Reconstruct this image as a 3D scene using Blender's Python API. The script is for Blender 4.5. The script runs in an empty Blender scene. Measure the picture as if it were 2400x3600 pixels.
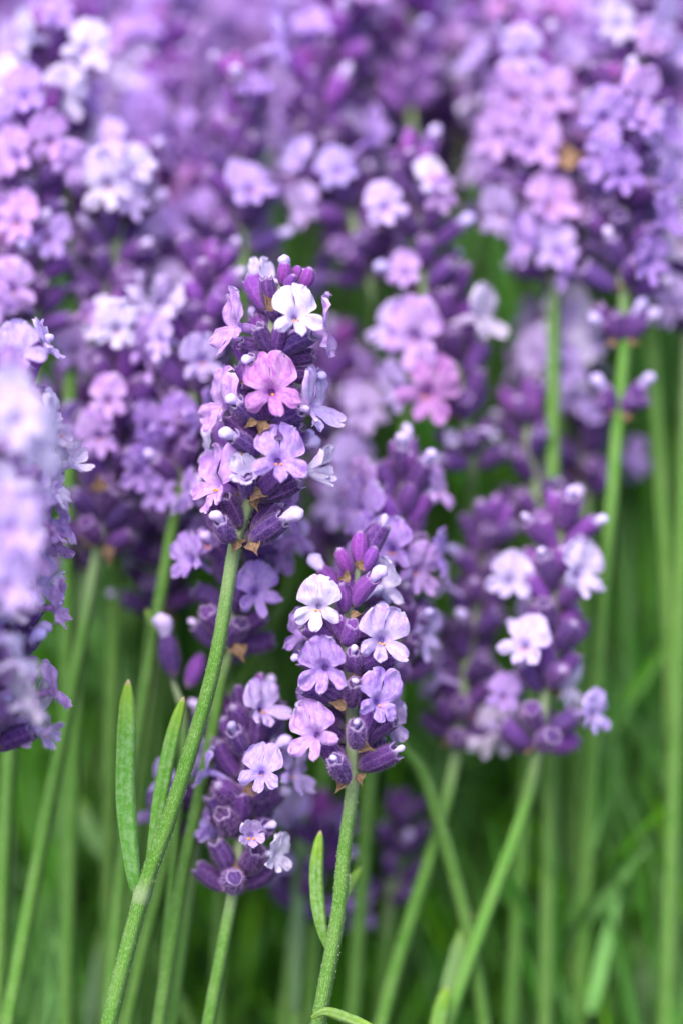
import bpy, math, random
from mathutils import Vector, Matrix, noise

# ------------------------------------------------------------------ camera, light, exposure
scene = bpy.context.scene
col = scene.collection
MM = 0.001
R = math.radians
CAM_Z = 0.43
PITCH = 18.0
FOCUS = 430.0                      # mm from the lens to the sharp spikes
cam_d = bpy.data.cameras.new('camera')
cam = bpy.data.objects.new('camera', cam_d)
col.objects.link(cam)
cam.location = (0, 0, CAM_Z)
cam.rotation_euler = (R(90 - PITCH), 0, 0)
cam_d.sensor_fit = 'VERTICAL'
cam_d.sensor_height = 36.0
cam_d.sensor_width = 24.0
cam_d.lens = 100.0
cam_d.clip_start = 0.02
cam_d.clip_end = 200.0
cam_d.dof.use_dof = True
cam_d.dof.focus_distance = (FOCUS - 3.0) * MM
cam_d.dof.aperture_fstop = 4.1
scene.camera = cam

SUN_EL, SUN_ROT = 58.0, 205.0      # high, soft, from behind the lens and a little to its left
world = bpy.data.worlds.new('World')
scene.world = world
world.use_nodes = True
wn = world.node_tree
wn.nodes.clear()
sky = wn.nodes.new('ShaderNodeTexSky')
sky.sky_type = 'NISHITA'
sky.sun_disc = False
sky.sun_elevation = R(SUN_EL)
sky.sun_rotation = R(SUN_ROT)
sky.air_density = 1.0
sky.dust_density = 3.0
sky.ozone_density = 1.0
bg = wn.nodes.new('ShaderNodeBackground')
bg.inputs['Strength'].default_value = 0.15
wo = wn.nodes.new('ShaderNodeOutputWorld')
wn.links.new(sky.outputs[0], bg.inputs['Color'])
wn.links.new(bg.outputs[0], wo.inputs['Surface'])

sun_d = bpy.data.lights.new('sun', 'SUN')
sun_d.energy = 2.0
sun_d.angle = R(48)
sun_d.color = (1.0, 0.95, 0.88)
sun = bpy.data.objects.new('sun', sun_d)
col.objects.link(sun)
# the sky's sun_rotation turns clockwise from +Y seen from above
sdir = Vector((math.sin(R(SUN_ROT)) * math.cos(R(SUN_EL)), math.cos(R(SUN_ROT)) * math.cos(R(SUN_EL)), math.sin(R(SUN_EL))))
sun.rotation_euler = sdir.to_track_quat('Z', 'Y').to_euler()
sun.location = sdir * 3

vs = scene.view_settings
vs.view_transform = 'Standard'
vs.look = 'None'
vs.exposure = 1.22
vs.gamma = 1.0
vs.use_curve_mapping = False
scene.cycles.max_bounces = 8
scene.cycles.diffuse_bounces = 4
scene.cycles.transmission_bounces = 4

# ------------------------------------------------------------------ placing
FWD = Vector((0, math.cos(R(PITCH)), -math.sin(R(PITCH))))
UPV = Vector((0, math.sin(R(PITCH)), math.cos(R(PITCH))))
RGT = Vector((1, 0, 0))
CAM = Vector((0, 0, CAM_Z * 1000))


def P(px, py, d=0.0):
    """a pixel of the 2400 x 3600 photograph, d mm beyond the plane of focus -> world, mm"""
    z = FOCUS + d
    k = 0.18 * z / 1800.0
    return CAM + RGT * ((px - 1200) * k) + UPV * ((1800 - py) * k) + FWD * z


def facing(az, el):
    a, e = R(az), R(el)
    return (RGT * math.sin(a) * math.cos(e) + UPV * math.sin(e) - FWD * math.cos(a) * math.cos(e)).normalized()


def frame(n, up):
    z = n.normalized()
    x = up.cross(z)
    if x.length < 1e-4:
        x = Vector((1, 0, 0))
    x.normalize()
    y = z.cross(x)
    m = Matrix((x, y, z)).transposed()
    return m


# ------------------------------------------------------------------ materials
def mat(name):
    m = bpy.data.materials.new(name)
    m.use_nodes = True
    nt = m.node_tree
    nt.nodes.clear()
    out = nt.nodes.new('ShaderNodeOutputMaterial')
    return m, nt, out


def N(nt, typ, **kw):
    n = nt.nodes.new(typ)
    for k, v in kw.items():
        if k in ('op',):
            n.operation = v
        elif k == 'blend':
            n.data_type = 'RGBA'
            n.blend_type = v
        else:
            setattr(n, k, v)
    return n


def mixc(nt, fac, a, b, blend='MIX'):
    n = nt.nodes.new('ShaderNodeMix')
    n.data_type = 'RGBA'
    n.blend_type = blend
    for sock, v in ((n.inputs[0], fac), (n.inputs[6], a), (n.inputs[7], b)):
        if hasattr(v, 'links') or isinstance(v, bpy.types.NodeSocket):
            nt.links.new(v, sock)
        elif isinstance(v, (int, float)):
            sock.default_value = v
        else:
            sock.default_value = (v[0], v[1], v[2], 1)
    return n.outputs[2]


def ramp(nt, src, stops):
    r = nt.nodes.new('ShaderNodeValToRGB')
    el = r.color_ramp.elements
    while len(el) < len(stops):
        el.new(0.5)
    for e, (p, c) in zip(el, stops):
        e.position = p
        e.color = (c, c, c, 1) if isinstance(c, (int, float)) else (c[0], c[1], c[2], 1)
    nt.links.new(src, r.inputs[0])
    return r.outputs[0]


def tex_noise(nt, vec, scale, detail=3.0, rough=0.55):
    n = nt.nodes.new('ShaderNodeTexNoise')
    n.inputs['Scale'].default_value = scale
    n.inputs['Detail'].default_value = detail
    n.inputs['Roughness'].default_value = rough
    nt.links.new(vec, n.inputs['Vector'])
    return n.outputs[0]


def mapping(nt, vec, scale):
    m = nt.nodes.new('ShaderNodeMapping')
    m.inputs['Scale'].default_value = scale
    nt.links.new(vec, m.inputs['Vector'])
    return m.outputs[0]


def bump(nt, h, strength, dist):
    b = nt.nodes.new('ShaderNodeBump')
    b.inputs['Strength'].default_value = strength
    b.inputs['Distance'].default_value = dist
    nt.links.new(h, b.inputs['Height'])
    return b.outputs[0]


def leafy(nt, out, colr, nrm, rough, trans, tcol=None, sheen=0.0, spec=0.3):
    p = nt.nodes.new('ShaderNodeBsdfPrincipled')
    nt.links.new(colr, p.inputs['Base Color'])
    p.inputs['Roughness'].default_value = rough
    p.inputs['Specular IOR Level'].default_value = spec
    p.inputs['Sheen Weight'].default_value = sheen
    p.inputs['Sheen Roughness'].default_value = 0.4
    if nrm is not None:
        nt.links.new(nrm, p.inputs['Normal'])
    if trans > 0:
        t = nt.nodes.new('ShaderNodeBsdfTranslucent')
        nt.links.new(tcol or colr, t.inputs['Color'])
        mx = nt.nodes.new('ShaderNodeMixShader')
        mx.inputs[0].default_value = trans
        nt.links.new(p.outputs[0], mx.inputs[1])
        nt.links.new(t.outputs[0], mx.inputs[2])
        nt.links.new(mx.outputs[0], out.inputs['Surface'])
    else:
        nt.links.new(p.outputs[0], out.inputs['Surface'])
    return p


def petal_material():
    m, nt, out = mat('petal')
    oi = nt.nodes.new('ShaderNodeObjectInfo')
    tc = nt.nodes.new('ShaderNodeTexCoord')
    uv = tc.outputs['UV']
    sep = nt.nodes.new('ShaderNodeSeparateXYZ')
    nt.links.new(uv, sep.inputs[0])
    # fine veins run along the petal, blotches lie across it
    off = nt.nodes.new('ShaderNodeVectorMath')
    off.operation = 'ADD'
    nt.links.new(uv, off.inputs[0])
    nt.links.new(oi.outputs['Random'], off.inputs[1])
    veins = tex_noise(nt, mapping(nt, off.outputs[0], (3.0, 20.0, 1)), 1.0, 3.0)
    blot = tex_noise(nt, off.outputs[0], 5.0, 4.0, 0.65)
    base = oi.outputs['Color']
    dark = mixc(nt, 1.0, base, (0.68, 0.42, 0.82), 'MULTIPLY')
    light = mixc(nt, 0.55, base, (0.93, 0.90, 0.98))
    c1 = mixc(nt, ramp(nt, blot, [(0.32, 0.0), (0.68, 1.0)]), dark, light)
    c1 = mixc(nt, 0.45, c1, base)
    c2 = mixc(nt, ramp(nt, veins, [(0.52, 0.0), (0.66, 0.55)]), c1, dark)
    # violet flush in the throat, paler band round it
    ur = sep.outputs[0]
    c3 = mixc(nt, ramp(nt, ur, [(0.0, 0.8), (0.05, 0.4), (0.13, 0.0)]), c2, mixc(nt, 1.0, base, (0.64, 0.48, 0.80), 'MULTIPLY'))
    vor = nt.nodes.new('ShaderNodeTexVoronoi')
    vor.inputs['Scale'].default_value = 26
    nt.links.new(uv, vor.inputs['Vector'])
    dots = ramp(nt, vor.outputs['Distance'], [(0.16, 1.0), (0.24, 0.0)])
    band = ramp(nt, ur, [(0.0, 0.2), (0.10, 0.8), (0.42, 0.0)])
    mul = nt.nodes.new('ShaderNodeMath')
    mul.operation = 'MULTIPLY'
    nt.links.new(dots, mul.inputs[0])
    nt.links.new(band, mul.inputs[1])
    c4 = mixc(nt, mul.outputs[0], c3, (0.9, 0.88, 0.95))
    edge = ramp(nt, ur, [(0.93, 0.0), (1.0, 0.45)])
    c5 = mixc(nt, edge, c4, (0.85, 0.80, 0.95))
    nb = bump(nt, veins, 0.35, 0.00012)
    leafy(nt, out, c5, nb, 0.6, 0.42, sheen=0.0, spec=0.15)
    return m


def calyx_material():
    m, nt, out = mat('calyx')
    oi = nt.nodes.new('ShaderNodeObjectInfo')
    tc = nt.nodes.new('ShaderNodeTexCoord')
    sep = nt.nodes.new('ShaderNodeSeparateXYZ')
    nt.links.new(tc.outputs['UV'], sep.inputs[0])
    n1 = tex_noise(nt, tc.outputs['Object'], 1400.0, 4.0, 0.7)
    n2 = tex_noise(nt, tc.outputs['Object'], 5200.0, 2.0, 0.6)
    base = oi.outputs['Color']
    lite = mixc(nt, 0.16, base, (0.50, 0.26, 0.72))
    c = mixc(nt, ramp(nt, n1, [(0.40, 0.0), (0.72, 0.75)]), base, lite)
    c = mixc(nt, ramp(nt, n2, [(0.60, 0.0), (0.72, 0.35)]), c, (0.36, 0.20, 0.55))
    rib = nt.nodes.new('ShaderNodeMath')
    rib.operation = 'SINE'
    mul = nt.nodes.new('ShaderNodeMath')
    mul.operation = 'MULTIPLY_ADD'
    mul.inputs[1].default_value = 16 * math.pi
    mul.inputs[2].default_value = math.pi / 2
    nt.links.new(sep.outputs[0], mul.inputs[0])
    nt.links.new(mul.outputs[0], rib.inputs[0])
    c = mixc(nt, ramp(nt, rib.outputs[0], [(0.1, 0.0), (1.0, 0.13)]), c, (0.40, 0.24, 0.55))
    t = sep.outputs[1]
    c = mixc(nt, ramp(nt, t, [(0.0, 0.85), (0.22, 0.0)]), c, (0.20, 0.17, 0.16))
    c = mixc(nt, ramp(nt, t, [(0.92, 0.0), (1.0, 0.7)]), c, (0.40, 0.32, 0.48))
    leafy(nt, out, c, bump(nt, n1, 0.6, 0.00025), 0.8, 0.0, sheen=0.12, spec=0.08)
    return m


def simple_object_colour(name, rough, trans, sheen, nscale, amp, bdist=0.0002):
    m, nt, out = mat(name)
    oi = nt.nodes.new('ShaderNodeObjectInfo')
    tc = nt.nodes.new('ShaderNodeTexCoord')
    n = tex_noise(nt, tc.outputs['Object'], nscale, 4.0, 0.6)
    c = mixc(nt, ramp(nt, n, [(0.35, 0.0), (0.65, amp)]), oi.outputs['Color'], (0.88, 0.87, 0.95))
    leafy(nt, out, c, bump(nt, n, 0.5, bdist), rough, trans, sheen=sheen, spec=0.2)
    return m


def plain(name, c, rough=0.6, trans=0.0, sheen=0.0):
    m, nt, out = mat(name)
    rgb = nt.nodes.new('ShaderNodeRGB')
    rgb.outputs[0].default_value = (c[0], c[1], c[2], 1)
    leafy(nt, out, rgb.outputs[0], None, rough, trans, sheen=sheen)
    return m


def bract_material():
    m, nt, out = mat('dry_bract')
    oi = nt.nodes.new('ShaderNodeObjectInfo')
    tc = nt.nodes.new('ShaderNodeTexCoord')
    n = tex_noise(nt, mapping(nt, tc.outputs['UV'], (3, 16, 1)), 1.0, 4.0, 0.6)
    c = mixc(nt, ramp(nt, n, [(0.38, 0.0), (0.62, 1.0)]), (0.12, 0.055, 0.032), (0.40, 0.27, 0.17))
    sep = nt.nodes.new('ShaderNodeSeparateXYZ')
    nt.links.new(tc.outputs['UV'], sep.inputs[0])
    c = mixc(nt, ramp(nt, sep.outputs[0], [(0.8, 0.0), (1.0, 0.6)]), c, (0.62, 0.46, 0.30))
    c = mixc(nt, 0.12, c, oi.outputs['Color'])
    leafy(nt, out, c, bump(nt, n, 0.8, 0.0003), 0.7, 0.2)
    return m


def stem_material():
    m, nt, out = mat('stem')
    oi = nt.nodes.new('ShaderNodeObjectInfo')
    tc = nt.nodes.new('ShaderNodeTexCoord')
    sep = nt.nodes.new('ShaderNodeSeparateXYZ')
    nt.links.new(tc.outputs['UV'], sep.inputs[0])
    obj = tc.outputs['Object']
    n1 = tex_noise(nt, obj, 300.0, 3.0)
    sp = tex_noise(nt, mapping(nt, obj, (1, 1, 0.45)), 4200.0, 3.0, 0.7)
    lng = tex_noise(nt, mapping(nt, tc.outputs['UV'], (0.5, 26, 1)), 1.0, 2.0)
    base = mixc(nt, ramp(nt, n1, [(0.35, 0.0), (0.65, 0.8)]), oi.outputs['Color'],
                mixc(nt, 0.4, oi.outputs['Color'], (0.20, 0.30, 0.10)))
    base = mixc(nt, ramp(nt, lng, [(0.40, 0.0), (0.62, 0.5)]), base, (0.045, 0.125, 0.015))
    c = mixc(nt, ramp(nt, sp, [(0.50, 0.0), (0.68, 0.6)]), base, (0.26, 0.42, 0.16))
    c = mixc(nt, ramp(nt, sep.outputs[0], [(0.0, 0.0), (1.0, 0.8)]), c, (0.36, 0.40, 0.27))
    leafy(nt, out, c, bump(nt, sp, 0.8, 0.0002), 0.65, 0.0, sheen=0.1, spec=0.15)
    return m


def leaf_material():
    m, nt, out = mat('leaf')
    oi = nt.nodes.new('ShaderNodeObjectInfo')
    tc = nt.nodes.new('ShaderNodeTexCoord')
    sep = nt.nodes.new('ShaderNodeSeparateXYZ')
    nt.links.new(tc.outputs['UV'], sep.inputs[0])
    obj = tc.outputs['Object']
    n1 = tex_noise(nt, obj, 1100.0, 5.0, 0.72)
    c = mixc(nt, ramp(nt, n1, [(0.42, 0.0), (0.62, 0.9)]), oi.outputs['Color'],
             mixc(nt, 0.6, oi.outputs['Color'], (0.27, 0.42, 0.20)))
    c = mixc(nt, ramp(nt, sep.outputs[0], [(0.72, 0.0), (0.97, 0.85)]), c, (0.24, 0.42, 0.03))
    c = mixc(nt, ramp(nt, sep.outputs[0], [(0.965, 0.0), (0.985, 0.9)]), c, (0.50, 0.38, 0.24))
    leafy(nt, out, c, bump(nt, n1, 0.5, 0.0003), 0.6, 0.25, sheen=0.15, spec=0.25)
    return m


def foliage_material():
    m, nt, out = mat('foliage')
    at = nt.nodes.new('ShaderNodeAttribute')
    at.attribute_name = 'tone'
    leafy(nt, out, at.outputs['Color'], None, 0.5, 0.3, sheen=0.2, spec=0.3)
    return m


def ground_material():
    m, nt, out = mat('ground')
    tc = nt.nodes.new('ShaderNodeTexCoord')
    n = tex_noise(nt, tc.outputs['Object'], 24.0, 6.0, 0.65)
    c = mixc(nt, ramp(nt, n, [(0.35, 0.0), (0.65, 1.0)]), (0.018, 0.016, 0.010), (0.030, 0.055, 0.014))
    leafy(nt, out, c, bump(nt, n, 0.8, 0.01), 0.9, 0.0)
    return m


M_PETAL = petal_material()
M_CALYX = calyx_material()
M_HAIR = plain('calyx_hair', (0.40, 0.22, 0.54), 0.6, 0.3, 0.0)
M_BUD = simple_object_colour('flower_bud', 0.7, 0.2, 0.2, 2600.0, 0.3)
M_BRACT = bract_material()
M_STEM = stem_material()
M_STEMHAIR = plain('stem_hair', (0.50, 0.58, 0.42), 0.6, 0.3, 0.0)
M_LEAF = leaf_material()
M_FOL = foliage_material()
M_GROUND = ground_material()
M_ANTHER = plain('anther', (0.80, 0.30, 0.02), 0.6)


# ------------------------------------------------------------------ mesh helpers (coordinates in mm)
def mesh(name, V, F, mats, uvs=None, midx=None):
    me = bpy.data.meshes.new(name)
    me.from_pydata([(v[0] * MM, v[1] * MM, v[2] * MM) for v in V], [], F)
    for m in mats:
        me.materials.append(m)
    if uvs is not None:
        ul = me.uv_layers.new(name='UVMap')
        li = [0] * len(me.loops)
        me.loops.foreach_get('vertex_index', li)
        flat = []
        for i in li:
            flat.extend(uvs[i])
        ul.data.foreach_set('uv', flat)
    if midx is not None:
        me.polygons.foreach_set('material_index', midx)
    me.polygons.foreach_set('use_smooth', [True] * len(me.polygons))
    me.update()
    return me


def lerp_table(tab, t):
    for (a, va), (b, vb) in zip(tab, tab[1:]):
        if t <= b:
            k = (t - a) / (b - a) if b > a else 0
            return va + (vb - va) * k
    return tab[-1][1]


def smooth(t):
    return t * t * (3 - 2 * t)


# --- petals -------------------------------------------------------
def petal(theta, L, W, alpha, slope, curl, cup, ruf, rng, nu=11, nv=10, skew=0.0, crease=0.25, point=0.0):
    """one lobe of the corolla in the flower's frame (X right, Y up, Z out); neighbouring lobes share the funnel"""
    th, al = R(theta), R(alpha)
    d = Vector((math.cos(th), math.sin(th), 0))
    p = Vector((-math.sin(th), math.cos(th), 0))
    V, UV, F = [], [], []
    ph1, ph2, ph3 = rng.uniform(0, 6.3), rng.uniform(0, 6.3), rng.uniform(0, 6.3)
    um, us = 0.66, 0.26
    seed_off = rng.uniform(0, 50)
    r0 = 0.62
    rs = r0 + (L - r0) * us
    ws = rs * math.sin(al)
    for i in range(nu + 1):
        u = i / nu
        u = 1 - (1 - u) ** 1.3                      # rows crowd towards the rounded end
        rr = r0 + (L - r0) * u
        if u < um:
            w = ws + (W - ws) * smooth(max(0.0, (u - us) / (um - us))) if u > us else rr * math.sin(al)
        else:
            w = W * math.sqrt(max(0.0, 1 - ((u - um) / (1 - um) * 0.99) ** (2.5 - point)))
        w *= 1 + 0.06 * math.sin(9 * u + ph3) * u
        k = smooth(min(1.0, max(0.0, (u - us) / 0.3)))
        for j in range(nv + 1):
            v = -1 + 2 * j / nv
            pol = Vector((math.cos(th + v * al), math.sin(th + v * al), 0)) * rr
            edge = 0.10 * math.sin(6 * v + ph1) * u ** 2 + 0.06 * math.sin(13 * v + ph3) * u ** 3
            flat = d * (rr + edge) + p * (v * w + skew * max(0.0, u - 0.2) ** 1.6)
            q = pol.lerp(flat, k)
            z = -1.35 * (1 - smooth(min(1.0, (rr - r0) / 1.3)))
            t = max(0.0, rr - 1.3)
            z += slope * t + curl * (t / 3.5) ** 2 + cup * v * v * u
            z += ruf * k * (math.sin(3.4 * v + ph2 + 2.4 * u) + 0.6 * u * math.sin(7.5 * v + ph1 + 1.5 * u))
            nz = noise.noise(Vector((q.x * 0.75 + seed_off, q.y * 0.75, seed_off * 1.7)))
            z += 0.85 * k * u * nz
            q += d * (0.42 * k * u * u * noise.noise(Vector((v * 2.6, seed_off * 3.1, u * 2))))
            z -= crease * max(0.0, 1 - abs(v) * 3) * k * (1 - 0.4 * u)
            V.append((q.x, q.y, z))
            UV.append((u, 0.5 + 0.5 * v))
    for i in range(nu):
        for j in range(nv):
            a = i * (nv + 1) + j
            F.append((a, a + nv + 1, a + nv + 2, a + 1))
    return V, F, UV


def tube_mesh_data(rng, r0=0.64, length=5.6):
    V, UV, F = [], [], []
    ns, nr = 12, 8
    for i in range(nr + 1):
        t = i / nr
        z = -1.34 - length * t
        r = lerp_table([(0, r0), (0.12, 0.84), (0.3, 0.86), (0.6, 0.68), (1, 0.60)], t)
        yo = -0.055 * (z + 1.34) ** 2
        for k in range(ns):
            a = 2 * math.pi * k / ns
            V.append((r * math.cos(a), r * math.sin(a) + yo, z))
            UV.append((0.28 + 0.5 * t, k / ns * 2))
    for i in range(nr):
        for k in range(ns):
            a, b = i * ns + k, i * ns + (k + 1) % ns
            F.append((a, b, b + ns, a + ns))
    # the dark floor of the throat
    c = len(V)
    V.append((0, -0.055 * 2, -1.34 - 1.4))
    UV.append((0.0, 0.5))
    for k in range(ns):
        F.append((2 * ns + k, 2 * ns + (k + 1) % ns, c))
    return V, F, UV


def blob(c, r, n=6, m=4):
    V, F = [], []
    for i in range(m + 1):
        a = math.pi * i / m
        for k in range(n):
            b = 2 * math.pi * k / n
            V.append((c[0] + r[0] * math.sin(a) * math.cos(b), c[1] + r[1] * math.sin(a) * math.sin(b), c[2] + r[2] * math.cos(a)))
    for i in range(m):
        for k in range(n):
            p, q = i * n + k, i * n + (k + 1) % n
            F.append((p, p + n, q + n, q))
    return V, F


def join(parts):
    V, F, UV, MI = [], [], [], []
    for v, f, uv, mi in parts:
        o = len(V)
        V += v
        UV += uv if uv else [(0.5, 0.5)] * len(v)
        F += [tuple(i + o for i in ff) for ff in f]
        MI += [mi] * len(f)
    return V, F, UV, MI


def flower_variant(seed, opened=1.0):
    rng = random.Random(seed)
    u = rng.uniform
    lobes = []
    if opened > 0.8:
        lean = u(-0.12, 0.20)
        for q in (-1, 1):
            lobes.append(('upper_petal', petal(90 + q * 40, u(5.6, 6.3), u(2.75, 3.25), 40.5, lean + u(-.06, .06), u(-1.0, 0.5), u(-1.1, 1.3), u(0.16, 0.36), rng, skew=-q * u(2.2, 3.4), crease=u(.1, .4))))
        fall = u(0.38, 0.78)
        for q in (-1, 1):
            lobes.append(('lower_petal', petal(-90 + q * 66, u(4.4, 5.2), u(1.3, 1.7), 34.5, fall + u(-.2, .1), u(-1.3, 0.5), u(-1.0, 0.8), u(0.18, 0.38), rng, skew=-q * u(-0.2, 1.2), crease=u(.05, .3), point=u(0.2, 1.0))))
        lobes.append(('lower_petal', petal(-90 + u(-5, 5), u(3.9, 4.7), u(1.05, 1.4), 32.5, fall + u(-.05, .15), u(-1.4, 0.2), u(-0.6, 0.4), u(0.10, 0.25), rng, skew=u(-.3, .3), crease=u(.05, .3), point=u(0.2, 0.9))))
    else:
        for q in (-1, 1):
            lobes.append(('upper_petal', petal(90 + q * 40, u(2.6, 3.1), u(1.3, 1.6), 40.5, u(0.7, 1.3), u(-0.3, 0.8), u(0.3, 0.8), 0.2, rng, skew=-q * 0.8)))
        for q in (-1, 1):
            lobes.append(('lower_petal', petal(-90 + q * 66, u(2.4, 2.9), u(0.9, 1.1), 34.5, u(0.7, 1.3), u(-0.3, 0.8), u(0.2, 0.7), 0.2, rng)))
        lobes.append(('lower_petal', petal(-90, u(2.4, 2.8), u(0.8, 1.0), 32.5, u(0.8, 1.3), u(-0.3, 0.8), 0.4, 0.15, rng)))
    tv, tf, tuv = tube_mesh_data(rng)
    anth = [blob((q * 0.42 + u(-.12, .12), -0.66 + u(-.15, .12), -0.55 + u(-.1, .3)), (u(.22, .36), u(.18, .28), 0.24)) for q in ((-1, 1), (-1, 1), (0.4,), ())[(seed * 3) % 4]]
    out = {'tube': mesh('flower_tube', tv, tf, [M_PETAL], tuv), 'petals': [], 'anthers': []}
    for nm, (v, f, uv) in lobes:
        out['petals'].append((nm, mesh(nm, v, f, [M_PETAL], uv)))
    for v, f in anth:
        out['anthers'].append(mesh('anther', v, f, [M_ANTHER]))
    parts = [(v, f, uv, 0) for _, (v, f, uv) in lobes] + [(tv, tf, tuv, 0)] + [(v, f, None, 1) for v, f in anth]
    V, F, UV, MI = join(parts)
    out['whole'] = mesh('flower', V, F, [M_PETAL, M_ANTHER], UV, MI)
    return out


FLOWERS = [flower_variant(100 + i) for i in range(10)]
HALF = [flower_variant(200 + i, 0.4) for i in range(3)]


# --- calyx --------------------------------------------------------
CAL_OPEN = [(0, 0.40), (0.07, 0.78), (0.22, 1.16), (0.45, 1.40), (0.72, 1.42), (0.90, 1.26), (1.0, 1.12)]
CAL_SHUT = [(0, 0.40), (0.07, 0.74), (0.22, 1.10), (0.45, 1.38), (0.68, 1.36), (0.86, 1.10), (0.95, 0.78), (1.0, 0.42)]


def calyx_data(seed, shut, hairs, ns=16, nr=9, L=6.2):
    rng = random.Random(seed)
    tab = CAL_SHUT if shut else CAL_OPEN
    V, UV, F, MI = [], [], [], []
    bend = rng.uniform(-0.5, 0.5)
    ph = rng.uniform(0, 6.3)

    def pt(t, a):
        r = lerp_table(tab, t) * (1 + 0.05 * math.sin(3 * t + ph) * math.cos(2 * a + ph))
        r *= 1 + 0.085 * math.cos(8 * a) * math.sin(math.pi * min(1, t * 1.05)) ** 0.5
        return Vector((r * math.cos(a) + bend * math.sin(math.pi * t), r * math.sin(a), L * t))
    for i in range(nr + 1):
        t = i / nr
        for k in range(ns):
            a = 2 * math.pi * k / ns
            v = pt(t, a)
            if not shut and i == nr:
                v.z += 0.42 * math.cos(4 * a + ph) + rng.uniform(-.15, .15)
                v.x *= 1 + 0.08 * rng.uniform(-1, 1)
            V.append(tuple(v))
            UV.append((k / ns, t))
    for i in range(nr):
        for k in range(ns):
            a, b = i * ns + k, i * ns + (k + 1) % ns
            F.append((a, b, b + ns, a + ns))
            MI.append(0)
    c = len(V)
    V.append((0, 0, L * (1.03 if shut else 0.80)))
    UV.append((0.5, 1.0 if shut else 0.55))
    for k in range(ns):
        F.append((nr * ns + k, nr * ns + (k + 1) % ns, c))
        MI.append(0)
    c = len(V)
    V.append((0, 0, -0.05))
    UV.append((0.5, 0))
    for k in range(ns):
        F.append(((k + 1) % ns, k, c))
        MI.append(0)
    for h in range(hairs):
        t = rng.uniform(0.04, 1.0) ** 0.8
        a = rng.uniform(0, 6.2832)
        q = pt(t, a)
        n = Vector((math.cos(a), math.sin(a), 0.25 + (0.8 * max(0, t - 0.75) * 4 if shut else 0)))
        n = (n.normalized() + Vector((rng.uniform(-.5, .5), rng.uniform(-.5, .5), rng.uniform(-.2, .7)))).normalized()
        ln = rng.uniform(0.22, 0.72)
        s = Vector((-math.sin(a), math.cos(a), rng.uniform(-.5, .5))).normalized() * 0.026
        o = len(V)
        e = q + n * ln
        V += [tuple(q - s), tuple(q + s), tuple(e)]
        UV += [(0.5, t)] * 3
        F.append((o, o + 1, o + 2))
        MI.append(1)
    return V, F, UV, MI


def calyx_mesh(seed, shut, hairs, **kw):
    V, F, UV, MI = calyx_data(seed, shut, hairs, **kw)
    return mesh('calyx', V, F, [M_CALYX, M_HAIR], UV, MI)


CAL = {('A', s): [calyx_mesh(300 + 10 * s + i, s, 650) for i in range(5)] for s in (0, 1)}
CAL.update({('B', s): [calyx_mesh(400 + 10 * s + i, s, 90, ns=16, nr=7) for i in range(4)] for s in (0, 1)})


# --- unopened corolla peeping from a calyx ------------------------
def bud_mesh(seed):
    rng = random.Random(seed)
    V, UV, F = [], [], []
    ns, nr = 10, 8
    L = rng.uniform(3.0, 4.2)
    tab = [(0, 0.55), (0.3, 0.62), (0.55, 0.98), (0.75, 1.08), (0.92, 0.78), (1, 0.2)]
    bx, by = rng.uniform(-.5, .5), rng.uniform(-.7, .1)
    for i in range(nr + 1):
        t = i / nr
        for k in range(ns):
            a = 2 * math.pi * k / ns
            r = lerp_table(tab, t) * (1 + 0.14 * math.cos(2 * a + seed) * t + 0.08 * rng.uniform(-1, 1))
            V.append((r * math.cos(a) + bx * t * t, r * math.sin(a) + by * t * t, L * t - 0.8))
            UV.append((k / ns, t))
    for i in range(nr):
        for k in range(ns):
            a, b = i * ns + k, i * ns + (k + 1) % ns
            F.append((a, b, b + ns, a + ns))
    F.append(tuple(nr * ns + k for k in range(ns)))
    return mesh('flower_bud', V, F, [M_BUD], UV)


BUDS = [bud_mesh(500 + i) for i in range(4)]


# --- dry bract ----------------------------------------------------
def bract_mesh(seed):
    rng = random.Random(seed)
    V, UV, F = [], [], []
    nu, nv = 9, 10
    L, W = rng.uniform(2.9, 3.9), rng.uniform(1.0, 1.5)
    tw, sw, hook = rng.uniform(-.7, .7), rng.uniform(-.6, .6), rng.uniform(-1.3, 0.6)
    for i in range(nu + 1):
        u = i / nu
        w = lerp_table([(0, 0.3), (0.22, W), (0.45, W * 0.9), (0.6, 0.55), (0.75, 0.3), (1, 0.05)], u)
        w *= rng.uniform(0.86, 1.12)
        for j in range(nv + 1):
            v = -1 + 2 * j / nv
            fold = 0.20 * (1 if j % 2 else -1) * min(1, u * 2) * (1 - 0.7 * u)
            z = hook * u * u + 0.75 * v * v * w + fold + tw * v * u + rng.uniform(-.07, .07)
            V.append((v * w + sw * u * u, L * u + rng.uniform(-.12, .12) - 0.25 * abs(v) * u, z))
            UV.append((u, 0.5 + 0.5 * v))
    for i in range(nu):
        for j in range(nv):
            a = i * (nv + 1) + j
            F.append((a, a + 1, a + nv + 2, a + nv + 1))
    return mesh('bract', V, F, [M_BRACT], UV)


BRACTS = [bract_mesh(600 + i) for i in range(5)]


# ------------------------------------------------------------------ curves
def catmull(pts, per=8):
    if len(pts) < 3:
        a, b = pts
        return [a.lerp(b, i / per) for i in range(per + 1)]
    ext = [pts[0] * 2 - pts[1]] + list(pts) + [pts[-1] * 2 - pts[-2]]
    out = []
    for i in range(1, len(ext) - 2):
        p0, p1, p2, p3 = ext[i - 1:i + 3]
        for k in range(per):
            t = k / per
            out.append(0.5 * ((2 * p1) + (p2 - p0) * t + (2 * p0 - 5 * p1 + 4 * p2 - p3) * t * t + (3 * p1 - p0 - 3 * p2 + p3) * t ** 3))
    out.append(pts[-1].copy())
    return out


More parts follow.
